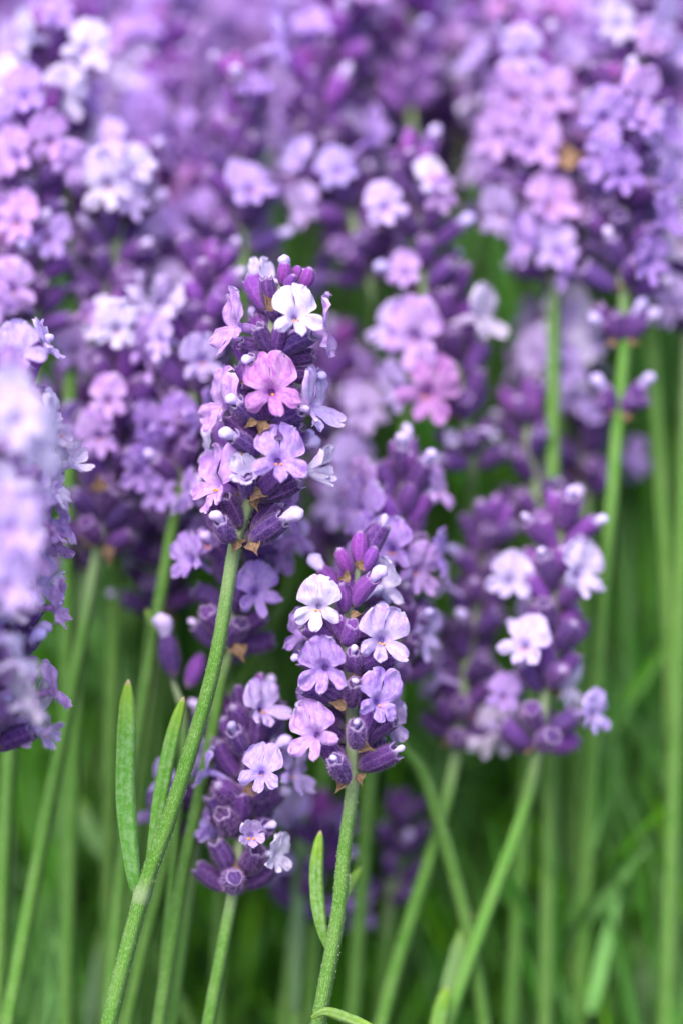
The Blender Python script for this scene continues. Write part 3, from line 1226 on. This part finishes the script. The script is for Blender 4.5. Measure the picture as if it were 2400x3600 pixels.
s = Stalk('lavender spike half hidden behind the tall sharp stem, brown bract hanging at its foot', [
    (900, 1480, 18), (860, 1700, 16), (838, 1950, 15), (808, 2262, 14), (775, 2420, 14), (735, 2650, 13), (640, 3100, 12), (560, 3600, 10)], 3, 21, 'A', stem_r=0.9)
s.auto(flower_p=0.34, bud_p=0.1, tints=('pale', 'lilac', 'rose'))
s.hand_flower(665, 1968, 10, -40, 0, -6, 'lilac', 0.95, 5)
s.hand_flower(905, 2085, 8, 14, 6, 6, 'lilac', 1.05, 1)
s.hand_flower(930, 2000, 15, 50, 6, 6, 'lilac', 0.85, 1)
s.hand_flower(985, 1965, 14, 75, -30, 20, 'rose', 0.85, 4)
s.hand_flower(662, 1735, 16, -70, 0, 0, 'lilac', 0.85, 2)
s.hand_bract(830, 2262, 9, -75, 1.35, 0.1)

s = Stalk('lavender spike topped by a bare cluster of closed purple buds, just behind the tall one', [
    (745, 900, 26), (728, 1000, 26), (715, 1120, 26), (690, 1350, 25), (640, 1680, 24), (600, 1900, 23), (470, 2700, 22), (380, 3600, 20)], 4, 22, 'A', stem_r=0.9)
s.auto(flower_p=0.2, bud_p=0.12, tints=BLU, top_buds=6, top_col='purple', bare=0.36)
s.hand_flower(712, 1272, 18, 2, 0, 0, 'pale', 0.98, 4)
s.hand_flower(610, 1080, 22, -60, 0, 0, 'white', 0.8, 0)
s.hand_flower(560, 1200, 20, -30, 0, 0, 'pale', 0.9, 2)
s.hand_flower(640, 1480, 20, -10, 0, 0, 'violet', 0.9, 2)
s.hand_flower(560, 1740, 21, -20, 0, 0, 'lilac', 0.9, 2)

s = Stalk('lavender spike with white flowers at its tip and a long pale slanting stem', [
    (450, 1040, 29), (430, 1150, 29), (425, 1350, 28), (400, 1650, 27), (352, 1905, 25), (270, 2350, 22), (165, 2880, 20), (30, 3600, 16)], 4, 23, 'A', stem_r=1.02)
s.auto(flower_p=0.16, bud_p=0.10, tints=LIL, n_ring=8)
s.hand_flower(412, 1160, 19, 4, -14, 0, 'white', 0.98, 6)
s.hand_flower(345, 1130, 24, -50, -10, 0, 'white', 0.9, 3)
s.hand_flower(500, 1075, 25, 40, 10, 0, 'white', 0.8, 2)
s.hand_flower(380, 1410, 20, 2, 5, 0, 'rose', 0.92, 2)
s.hand_flower(345, 1540, 20, -14, -20, 0, 'rose', 0.98, 0)
s.hand_flower(490, 1660, 20, 14, 0, 0, 'lilac', 1.0, 5)
s.hand_flower(525, 1500, 22, 30, 0, 0, 'violet', 0.95, 5)
s.hand_bract(352, 1730, 20, 95, 1.3, 0.2)
s.hand_bract(340, 1912, 22, 160, 1.2)
s.hand_bract(372, 1915, 20, -70, 1.2)

s = Stalk('out of focus near spike cut by the picture edge, covered in big pale petals', [
    (-105, 1280, -26), (-110, 1500, -26), (-115, 1800, -27), (-120, 2200, -28), (-125, 2520, -29), (-120, 3000, -42), (-180, 3600, -45)], 4, 24, 'A', stem_r=1.0)
s.auto(flower_p=0.7, bud_p=0.1, tints=('rose', 'pale', 'white', 'rose'))
s.hand_flower(60, 1480, -46, 20, 0, 0, 'white', 1.0, 1)
s.hand_flower(30, 1420, -44, 20, 0, 0, 'white', 1.0, 5)
s.hand_flower(150, 1580, -38, 60, 0, 0, 'white', 1.0, 2)
s.hand_flower(40, 1860, -46, 10, 0, 0, 'pale', 1.0, 4)
s.hand_flower(30, 2060, -44, 25, 0, 0, 'pale', 1.0, 0)

s = Stalk('near spike at the picture edge with magenta tip buds and frilled white petals', [
    (40, 1200, -7), (45, 1320, -7), (58, 1500, -7), (42, 1800, -8), (10, 2150, -8), (-35, 2600, -9), (-60, 2900, -12), (-150, 3600, -14)], 5, 25, 'A', stem_r=1.0)
s.auto(flower_p=0.55, bud_p=0.1, tints=('pale', 'rose', 'white', 'pale'), top_buds=4, n_ring=8, bare=0.16)
s.hand_calyx(25, 1310, -10, 20, 1195, -11, 'magenta', True)
s.hand_calyx(50, 1350, -10, 70, 1240, -12, 'magenta', True)
s.hand_calyx(75, 1380, -8, 115, 1290, -9, 'purple', True)
s.hand_flower(178, 1455, -8, 60, 20, 0, 'white', 0.85, None, True)
s.hand_flower(190, 1480, -10, 80, 0, 0, 'white', 0.9, 3)
s.hand_flower(195, 1710, -10, 70, 5, 10, 'white', 0.9, 2)
s.hand_flower(110, 1740, -16, 10, 5, 0, 'pale', 0.85, 2)
s.hand_flower(140, 2060, -10, 70, -10, 0, 'pale', 0.9, 4)
s.hand_flower(90, 1950, -18, 20, -10, 0, 'rose', 0.9, 4)
s.hand_flower(25, 2560, -10, 20, 0, 0, 'rose', 0.9, 4)
s.hand_calyx(70, 1700, -14, 140, 1640, -16, 'magenta', True)
s.hand_calyx(70, 1900, -14, 190, 1860, -15, 'magenta', True)
s.hand_calyx(20, 2330, -12, 110, 2250, -13, 'deep', False, 0.9)

s = Stalk('lilac spike behind the lower sharp one, petals spread like wings under its buds', [
    (1430, 1610, 20), (1415, 1720, 20), (1400, 1850, 20), (1395, 2100, 19), (1400, 2360, 18), (1400, 2600, 18), (1500, 2760, 22), (1640, 3250, 26), (1700, 3600, 28)], 4, 26, 'A', stem_r=0.9)
s.auto(flower_p=0.10, bud_p=0.12, tints=LIL, top_buds=5, top_col='purple', bare=0.4)
s.hand_flower(1262, 1705, 20, -66, 0, -10, 'rose', 0.95, 3)
s.hand_flower(1545, 1730, 20, 66, 0, 14, 'rose', 0.92, 2)
s.hand_flower(1370, 1935, 10, -4, 8, 0, 'lilac', 1.1, 4)
s.hand_flower(1470, 2010, 14, 34, 0, 8, 'rose', 1.0, 0)
s.hand_flower(1490, 2240, 16, 40, 0, 8, 'pale', 1.0, 1)
s.hand_flower(1290, 1900, 14, -30, 0, 0, 'lilac', 0.9, 6)

s = Stalk('darker spike of the blurred pair, its stem crossing another stem below', [
    (1738, 1790, 33), (1715, 1920, 33), (1680, 2100, 33), (1638, 2350, 33), (1612, 2590, 32), (1545, 2900, 28), (1420, 3300, 26), (1340, 3600, 24)], 4, 27, 'A', stem_r=1.0, size=0.94)
s.auto(flower_p=0.08, bud_p=0.1, tints=('pale', 'blue'), n_ring=7, bract_p=0.9, top_col='purple', top_buds=5, bare=0.3, cols=('mid', 'blue', 'deep'))
s.hand_flower(1790, 2040, 22, -16, 6, 14, 'milk', 1.12, 5)
s.hand_flower(1770, 2450, 22, 10, 0, 0, 'lilac', 0.85, 6)
s.hand_flower(1545, 2060, 28, -60, 0, 0, 'pale', 0.8, 2)
s.hand_flower(1530, 2390, 28, -70, 0, 0, 'pale', 0.8, 2)

s = Stalk('spike of the blurred pair with big white flowers and a bright green stem', [
    (1978, 1780, 23), (1967, 1900, 23), (1950, 2100, 23), (1928, 2350, 23), (1897, 2600, 23), (1840, 2850, 27), (1730, 3150, 25), (1570, 3600, 22)], 4, 28, 'A', stem_r=1.0, size=1.0, stem_col=(0.10, 0.27, 0.03))
s.auto(flower_p=0.16, bud_p=0.1, tints=('pale', 'blue', 'white'), n_ring=7, bract_p=0.9, top_col='purple', top_buds=5, bare=0.25, cols=('mid', 'purple', 'blue'))
s.hand_flower(1840, 2268, 15, 0, 4, 0, 'milk', 1.1, 0)
s.hand_flower(2040, 2020, 18, 30, 6, 12, 'milk', 1.2, 1)
s.hand_flower(1990, 1970, 24, 14, 10, -6, 'white', 0.75, 1)
s.hand_flower(1995, 2420, 24, 46, 0, 16, 'white', 1.0, 3)

# ------------------------------------------------------------------ blurred spikes further back
def back(label, pts, nh, seed, fp=0.3, bp=0.14, tints=LIL, ring=7, hand=(), size=1.0, tier='B', sr=1.0, **kw):
    pts = [(p[0], p[1], p[2] * 0.78) for p in pts]
    hand = [(h[0], h[1], h[2] * 0.78) + tuple(h[3:]) for h in hand]
    st = Stalk(label, pts, nh, seed, tier, size=size, stem_r=sr, stem_col=(0.080, 0.220, 0.024))
    st.auto(flower_p=fp, bud_p=bp, tints=tints, n_ring=ring, **kw)
    for h in hand:
        st.hand_flower(*h)
    return st


back('spike at the picture edge above the near one, pinkish flowers in a column facing out', [(150, 330, 40), (130, 500, 40), (120, 800, 38), (120, 1130, 36), (120, 1400, 35), (90, 1900, 32), (40, 2600, 30)], 3, 41, 0.25, 0.2, PNK,
     hand=[(50, 550, 30, -6, 0, 0, 'rose', 1.1), (55, 780, 29, -4, 0, 0, 'rose', 1.1), (40, 1020, 28, -10, 0, 0, 'rose', 1.1), (180, 500, 32, 20, 0, 0, 'rose', 1.0), (170, 840, 33, 20, 0, 0, 'lilac', 1.0)])
back('spike with bright white flowers like stars near the top corner, above a pinkish spike', [(160, 60, 52), (175, 200, 52), (205, 420, 50), (240, 760, 48), (250, 1100, 46), (240, 1800, 42)], 3, 42, 0.35, 0.2, PALE,
     hand=[(95, 140, 44, -40, 0, 0, 'white', 1.05), (305, 175, 42, 30, 0, 10, 'white', 1.1), (215, 340, 40, 6, 0, 8, 'white', 1.15), (10, 290, 42, -20, 0, 0, 'white', 1.0)])
back('spike with one big round white flower above dark calyxes, beside a pale patch', [(470, 550, 46), (455, 650, 46), (420, 800, 46), (390, 1010, 46), (400, 1150, 47), (420, 1700, 48), (400, 2300, 46)], 3, 43, 0.12, 0.25, LIL,
     hand=[(375, 655, 34, -6, -12, 0, 'white', 1.25, 6), (475, 585, 38, 30, 0, 0, 'white', 0.9), (460, 700, 38, 40, 0, 10, 'pale', 1.0)])
back('very soft pale lilac spike between the round white flower and the bud cluster', [(600, 690, 85), (600, 850, 84), (590, 1100, 82), (580, 1300, 80), (560, 2000, 74)], 2, 44, 0.8, 0.1, ('lilac', 'pale', 'lilac', 'blue'), 8)
back('slim dark purple spike with its pale stem showing, beside a green gap', [(830, 240, 50), (845, 420, 50), (850, 620, 48), (855, 850, 47), (850, 1100, 45), (820, 1700, 42)], 3, 45, 0.12, 0.3, DRK, 6, gap=1.15)
back('dark purple spike whose thick pale stem bends down through it toward the white topped spike', [(1115, 190, 58), (1130, 400, 56), (1195, 620, 54), (1290, 960, 52), (1310, 1100, 58), (1280, 1300, 74), (1275, 1800, 96)], 3, 46, 0.2, 0.1, DRK, 7, sr=0.8, hand=[(1065, 740, 48, -30, 0, 0, 'pale', 0.9)])
back('spike with a fresh white and violet flower facing out above a broad pink flowered one', [(1440, 510, 46), (1455, 640, 46), (1490, 800, 45), (1485, 1000, 44), (1470, 1150, 43), (1400, 1700, 40)], 3, 47, 0.12, 0.3, LIL, 6,
     hand=[(1352, 730, 36, -4, 6, 0, 'pale', 0.95, 3), (1525, 630, 38, 20, 0, -10, 'white', 0.85), (1545, 690, 38, 40, 0, 0, 'rose', 0.8), (1420, 960, 38, -10, 0, 0, 'rose', 0.8)])
back('broad blurred spike of mauve flowers with a white flower standing off one side', [(1590, 990, 48), (1580, 1100, 47), (1600, 1300, 45), (1655, 1610, 46), (1655, 1800, 56), (1660, 2400, 74)], 3, 48, 0.1, 0.2, LIL, 6,
     hand=[(1450, 1190, 34, -6, 6, 0, 'rose', 1.4, 2), (1360, 1160, 38, -40, 0, 0, 'pale', 1.05), (1500, 1385, 33, 2, 8, 8, 'pink', 1.35, 0), (1390, 1370, 38, -36, 0, 0, 'pale', 1.05), (1690, 1120, 38, 40, 0, 6, 'white', 1.15, 4), (1590, 1545, 38, 0, 0, 0, 'white', 0.7, 1, True), (1725, 1520, 38, 60, 0, 0, 'white', 0.6, 1, True)])
npk = back('tall crowded spike of pink flowers facing out, ending above a bare stem', [(1830, 60, 58), (1850, 250, 57), (1890, 560, 54), (1945, 930, 52), (1945, 1200, 50), (1940, 1800, 46)], 3, 49, 0.45, 0.2, PNK, 8,
     hand=[(1800, 350, 46, -10, 0, 0, 'rose', 1.15), (1930, 345, 45, 6, 0, 0, 'rose', 1.15), (1875, 510, 42, -2, 0, 0, 'rose', 1.2), (1750, 480, 46, -40, 0, 0, 'rose', 1.1), (1935, 720, 42, 4, 0, 0, 'rose', 1.15), (1955, 880, 42, 6, 0, 0, 'pale', 1.1), (1755, 760, 46, -50, 0, 0, 'pale', 1.05), (1830, 200, 46, 0, 0, 0, 'pale', 1.1)])
npk.hand_bract(1960, 575, 34, 10, 2.3)
st = back('long violet spike on a thick pale stem with two sparse lower whorls spaced far apart', [(2170, 280, 42), (2190, 500, 42), (2190, 740, 41), (2190, 985, 40), (2195, 1190, 40), (2172, 1470, 40), (2150, 1750, 40), (2100, 2300, 44), (2070, 2900, 52)], 3, 50, 0.26, 0.1, ('violet', 'lilac', 'pale'), 9, sr=0.95, gap=0.88,
          hand=[(2120, 420, 33, -10, 0, 0, 'lilac', 1.1), (2250, 350, 33, 20, 0, 0, 'rose', 1.1), (2110, 560, 33, -20, 0, 0, 'lilac', 1.0)])
for (bx, by, tx, ty, bud) in ((2170, 1190, 2110, 1130, 1), (2205, 1190, 2270, 1120, 1), (2160, 1440, 2115, 1360, 1), (2185, 1440, 2260, 1350, 1), (2185, 1450, 2230, 1400, 0), (2175, 1200, 2160, 1100, 0), (2170, 1180, 2095, 1080, 0), (2205, 1180, 2280, 1075, 0), (2200, 1195, 2235, 1100, 1), (2160, 1445, 2100, 1410, 0), (2190, 1440, 2275, 1400, 0)):
    st.hand_calyx(bx, by, 31, tx, ty, 29, 'mid', False, bud, 1.1)
for (bx, by, ang) in ((2165, 1200, 195), (2205, 1200, -10), (2160, 1450, 160), (2185, 1460, -20)):
    st.hand_bract(bx, by, 30, ang, 0.9)
back('pale white flowered spike cut by the picture edge, beside the long violet spike', [(2400, 380, 62), (2400, 560, 62), (2410, 800, 60), (2420, 1150, 58), (2400, 1800, 52)], 3, 51, 0.75, 0.1, ('white', 'pale', 'white'), 8,
     hand=[(2350, 480, 50, -20, 0, 0, 'white', 1.1), (2370, 650, 50, -10, 0, 0, 'white', 1.2), (2390, 850, 50, -10, 0, 0, 'white', 1.2), (2380, 560, 48, 0, 0, 0, 'pale', 1.2)])
back('small blurred purple spike without open flowers above the pair with white flowers', [(1850, 1380, 50), (1850, 1480, 50), (1870, 1650, 50), (1900, 1850, 50), (1900, 2100, 50), (1860, 2600, 50)], 3, 52, 0.0, 0.1, DRK, 5, top_col='purple', size=0.95, gap=1.25)
back('faint small purple spike beside the small blurred one, next to the thick pale stem', [(2060, 1430, 64), (2060, 1540, 64), (2055, 1740, 64), (2050, 1950, 64), (2040, 2400, 62)], 2, 53, 0.05, 0.1, DRK, 6)
back('single soft pale flower head in the green gap beside a thin stem', [(1985, 1050, 68), (1980, 1150, 68), (1975, 1330, 68), (1970, 1600, 68), (1960, 2200, 66)], 2, 54, 0.35, 0.1, ('white', 'pale', 'blue'), 6,
     hand=[(1985, 1130, 56, -10, 0, 0, 'white', 1.3), (2020, 1200, 56, 10, 0, 0, 'pale', 1.4), (1870, 1250, 58, -40, 0, 0, 'pale', 1.0), (1990, 1290, 56, 0, 0, 0, 'white', 1.3), (2020, 1400, 58, 0, 0, 0, 'pale', 1.0)])
back('spike with white lipped flowers in the top picture corner above an olive green gap', [(2290, -60, 60), (2270, 100, 60), (2240, 330, 58), (2265, 650, 57), (2290, 1200, 56), (2345, 2100, 54), (2360, 2700, 54)], 2, 55, 0.3, 0.3, PALE, 7,
     hand=[(2170, 90, 50, -10, 0, 0, 'white', 0.9), (2330, 80, 50, 20, 0, 0, 'pale', 1.1), (2290, 150, 50, 0, 0, 0, 'rose', 0.8)])
back('tiny blurred purple spike low among the green leaves with a yellowish dry patch', [(1420, 2820, 60), (1410, 2930, 60), (1375, 3130, 60), (1350, 3400, 62)], 2, 56, 0.06, 0.1, ('lilac', 'pale'), 6, bract_p=1.0, size=0.85, top_col='purple')
back('soft violet spike behind the lower sharp stem, beside the short soft spike', [(1130, 2830, 52), (1110, 2950, 52), (1050, 3180, 50), (1010, 3500, 48)], 2, 57, 0.25, 0.2, ('violet', 'blue', 'lilac'), 7)
back('violet spike hidden behind the green stem above the short soft spike', [(780, 2480, 26), (760, 2580, 26), (735, 2760, 25), (700, 2920, 24), (640, 3300, 22), (600, 3600, 20)], 3, 58, 0.12, 0.15, DRK, 6, size=0.9)
back('blurred violet spike filling the gap between the two sharp spikes', [(1190, 1180, 66), (1185, 1300, 66), (1180, 1550, 64), (1180, 1960, 62), (1170, 2300, 58), (1120, 3000, 52)], 3, 59, 0.28, 0.2, ('violet', 'blue', 'pale', 'lilac'), 7,
     hand=[(1280, 1450, 54, 20, 0, 0, 'pale', 1.1), (1245, 1640, 55, 14, 0, 0, 'blue', 1.2), (1190, 1780, 55, 0, 0, 0, 'blue', 1.2)])
back('dark violet spike low behind the spike with the slanting stem', [(600, 1650, 52), (590, 1750, 52), (575, 1900, 51), (560, 2130, 50), (500, 2700, 46), (430, 3400, 42)], 3, 60, 0.15, 0.2, DRK, 7)
back('dark violet spike crowded against the far side of the white flowered one', [(255, 1300, 50), (260, 1450, 50), (280, 1700, 48), (300, 1960, 46), (270, 2500, 42)], 3, 61, 0.2, 0.2, DRK, 7)
back('lilac spike behind the spike with the round white flower, wedged under bud clusters', [(570, 880, 62), (575, 1000, 62), (600, 1250, 60), (590, 1560, 58), (540, 2200, 52)], 3, 62, 0.3, 0.2, LIL, 7)

st = Stalk('lone calyx with one drooping lilac flower on a thin stalk, green leaf at its back', [(600, 2330, 17), (612, 2400, 17), (640, 2480, 17), (640, 2700, 17), (560, 3600, 12)], 2, 63, 'A', stem_r=0.6)
st.hand_calyx(615, 2385, 16, 585, 2225, 16, 'blue', True, 0, 1.05)
st.hand_calyx(660, 2420, 17, 712, 2300, 18, 'purple', True, 0, 1.0)
st.bud(P(585, 2240, 16), (P(575, 2120, 15) - P(585, 2240, 16)).normalized(), 1.35, 'blue')
st.leaf([(590, 2240, 18), (545, 2200, 18), (515, 2140, 18)], 0.8, 64, (0.14, 0.26, 0.05))

# ------------------------------------------------------------------ flowerless shoots among the stems
def shoot(label, pts, W, colour, seed, extra=()):
    w = [P(*p) for p in pts]
    p, d = w[0].copy(), (w[0] - w[1]).normalized()
    ext = []
    while p.z > 6 and len(ext) < 60:
        d = (d * 0.8 + Vector((0, 0, -1)) * 0.2).normalized()
        p = p + d * min(24.0, max(4.0, p.z))
        ext.append(p.copy())
    ext[-1].z = 0
    base = ext[-1].copy()
    root = bpy.data.objects.new('lavender_shoot', None)
    col.objects.link(root)
    root.location = base * MM
    root.empty_display_size = 0.005
    tag(root, label, 'lavender shoot', 'flowerless shoots among the stems')
    path = catmull([w[0]] + ext, 4)
    V, F, UV, MI = stem_data([q - base for q in path], [0.9] * len(path), [0] * len(path), 8)
    link('stem', mesh('stem', V, F, [M_STEM], UV), root, colour=STEM_COL)
    for i, pp in enumerate([pts] + list(extra)):
        ww = catmull([P(*q) for q in pp], 8)
        V, F, UV = leaf_data([q - base for q in ww], W, (-FWD + RGT * 0.2), seed + i)
        link('leaf', mesh('leaf', V, F, [M_LEAF], UV), root, colour=colour)
    return root


GRN, YEL, GREY = (0.10, 0.24, 0.05), (0.13, 0.30, 0.02), (0.14, 0.26, 0.11)
shoot('blurred pale green leaf pointing up between the two crossing stems', [(1560, 3620, 24), (1590, 3450, 25), (1660, 3210, 27)], 1.6, (0.16, 0.30, 0.09), 71)
shoot('vivid yellow green leaf tip sticking up at the bottom picture edge', [(1530, 3680, 16), (1545, 3600, 17), (1572, 3470, 18)], 1.5, YEL, 72)
shoot('thick soft grey green stem tip behind the white petals of the short spike', [(1040, 3560, 34), (1055, 3200, 36), (1072, 2790, 38)], 1.5, GREY, 73)
shoot('soft green stem tip at the picture edge left of the slanting stem', [(0, 3560, 34), (15, 3200, 35), (40, 2830, 36)], 1.7, GREY, 74)
shoot('broad blurred grey green leaf low between the leaf pair and the slanting stem', [(310, 3640, 40), (350, 3480, 42), (395, 3230, 44)], 2.2, GREY, 75)
shoot('blurred leaf leaning over toward the leaf pair from the slanting stem', [(410, 3060, 46), (330, 2930, 48), (255, 2790, 50)], 1.8, GRN, 76)
shoot('yellow green leaf bending up to the lilac petals under the tall spike', [(830, 2420, 30), (930, 2260, 26), (1000, 2090, 22), (1012, 1990, 20)], 1.0, YEL, 77)
shoot('small vivid leaf crossing behind the short spike beside the green stem', [(640, 2830, 18), (670, 2740, 18), (700, 2660, 18)], 1.0, YEL, 78)
shoot('pale blurred leaves fanned at the lower picture corner', [(2330, 3640, 60), (2360, 3300, 64), (2390, 2850, 70)], 2.0, (0.17, 0.30, 0.12), 79, [[(2330, 3640, 60), (2280, 3450, 60), (2240, 3280, 62)]])
shoot('slanting blurred leaves crossing in the dark green behind the bright stem', [(2130, 3500, 62), (2030, 3300, 66), (1900, 3100, 70)], 1.8, (0.11, 0.23, 0.10), 80, [[(2130, 3500, 62), (2190, 3200, 66), (2220, 2900, 70)]])

# ------------------------------------------------------------------ the rest of the field
rng = random.Random(77)
FAR_LABEL = 'faintest lavender spike, hardly more than a purple smudge behind all the others'
def gap_here(px, py):
    for gx, gy, gr in ((1800, 1150, 270), (2050, 1600, 280), (1640, 820, 150), (690, 60, 70), (930, 290, 75), (1010, 800, 80), (1600, 830, 90), (2300, 330, 80), (1800, 1100, 100), (2000, 1700, 200)):
        if (px - gx) ** 2 + (py - gy) ** 2 < gr * gr * (2.0 if gr < 100 else 1.0):
            return True
    return False


count = 0
tries = 0
while count < 60 and tries < 1000:
    tries += 1
    d = rng.uniform(48, 115)
    px = rng.uniform(-250, 2650)
    ty = rng.uniform(-520, 420) + (d < 100) * 120
    lean = rng.uniform(-90, 90)
    by = ty + rng.uniform(640, 860) * 430 / (430 + d)
    if px > 1450 and by > 1000:
        continue
    if gap_here(px, (ty + by) / 2) or gap_here(px, by) or gap_here(px + lean, ty + 100):
        continue
    count += 1
    pts = [(px + lean, ty, d + 6), (px + lean * 0.6, ty * 0.7 + by * 0.3, d + 4), (px, by, d), (px - lean * 0.4 + rng.uniform(-60, 60), by + 450, d + 6), (px - lean + rng.uniform(-260, 260), by + 1300, d + 14)]
    look, tn = rng.choice((('pink', PNK), ('pale', PALE), ('dark violet', DRK), ('lilac', LIL)))
    st = Stalk('far blurred lavender spike of mostly %s colour in the purple mass at the back' % look, pts, 2, 1000 + count, 'B', 'far blurred %s spikes' % look, rng.uniform(0.95, 1.1), 0.8, (0.07, 0.17, 0.025))
    st.auto(flower_p=rng.choice((0.36, 0.5, 0.68)), bud_p=0.10, tints=tn, n_ring=7, cols=('soft', 'haze', 'purple'), top_col='purple')  # paler calyxes: extra light on the far spikes put into their colour

# whole spikes shared as copies further off, where neither calyx nor petal can be told from the next
def far_prototype(seed):
    r = random.Random(seed)
    parts_c, parts_f = [], []
    tone = 'B'
    L = 40.0
    s = 4.0
    step = 5.0
    while s < L:
        n = 6
        a0 = r.uniform(0, 6.3)
        for i in range(n):
            a = a0 + 2 * math.pi * i / n + r.uniform(-.2, .2)
            o = Vector((math.cos(a), math.sin(a), 0))
            el = R(50 - 22 * (1 - s / L) + r.uniform(-10, 10))
            c = o * math.cos(el) + Vector((0, 0, 1)) * math.sin(el)
            b = o * 0.9 + Vector((0, 0, s))
            V, F, UV, MI = calyx_data(seed * 50 + i, True, 0, ns=8, nr=4)
            m3 = frame(c, Vector((0.2, 0.3, 1)))
            parts_c.append(([tuple(m3 @ Vector(v) + b) for v in V], F, UV, 0))
            if r.random() < 0.45:
                rr = random.Random(seed * 7 + i)
                rot = frame((o + Vector((0, 0, .1))).normalized(), Vector((0, 0, 1)))
                at = b + c * 6.5 + o * 2.4
                for th, Lp, W in ((55, 5.2, 2.4), (125, 5.2, 2.4), (-24, 4.6, 1.6), (204, 4.6, 1.6), (-90, 4.6, 1.4)):
                    v, f, uv = petal(th, Lp, W, 36, 0.1 if th in (55, 125) else 0.4, -.4, 0, .2, rr, nu=5, nv=4)
                    parts_f.append(([tuple(rot @ Vector(q) + at) for q in v], f, uv, 0))
        s += step
        step = min(7.5, step + 0.7)
    V, F, UV, MI = join(parts_c)
    mc = mesh('calyxes', V, F, [M_CALYX], UV)
    V, F, UV, MI = join(parts_f)
    mf = mesh('flowers', V, F, [M_PETAL], UV)
    path = [Vector((0, 0, 42)), Vector((0, 0, 20)), Vector((0, 0, 0)), Vector((3, 2, -60)), Vector((9, 4, -130)), Vector((20, 0, -330))]
    V, F, UV, MI = stem_data(path, [.4, .6, .75, .8, .85, .85], [1, .8, .5, 0, 0, 0], 6)
    ms = mesh('stem', V, F, [M_STEM], UV)
    return ms, mc, mf


FAR = [far_prototype(900 + i) for i in range(4)]
for i in range(64):
    if i < 34:
        d = rng.uniform(140, 420)
        x = rng.uniform(-1.3, 1.3) * 0.12 * (FOCUS + d)
    else:                                   # beyond both sides of the picture
        d = rng.uniform(-20, 420)
        x = rng.choice((-1, 1)) * (0.12 * (FOCUS + d) + rng.uniform(55, 190))
    y = (FOCUS + d) * math.cos(R(PITCH)) + 30
    zb = 300 + rng.gauss(0, 16) + 20 * min(1, max(0, d / 300))
    ms, mc, mf = rng.choice(FAR)
    root = bpy.data.objects.new('lavender_stalk', None)
    col.objects.link(root)
    root.empty_display_size = 0.005
    root.location = Vector((x, y, zb - 330)) * MM
    root.rotation_euler = (rng.uniform(-.12, .12), rng.uniform(-.12, .12), rng.uniform(0, 6.28))
    tag(root, FAR_LABEL, 'lavender', 'faintest lavender spikes')
    up = Vector((0, 0, 330))
    link('stem', ms, root, up, None, 1.0, STEM_COL)
    o = link('calyxes', mc, root, up, None, 1.0, jitter(CAL_COL['purple'], rng, 0.2))
    o['kind'] = 'stuff'
    o = link('flowers', mf, root, up, None, 1.0, jitter(TINT[rng.choice(('lilac', 'pale', 'rose', 'lilac'))], rng))
    o['kind'] = 'stuff'
print('objects', len(bpy.data.objects))
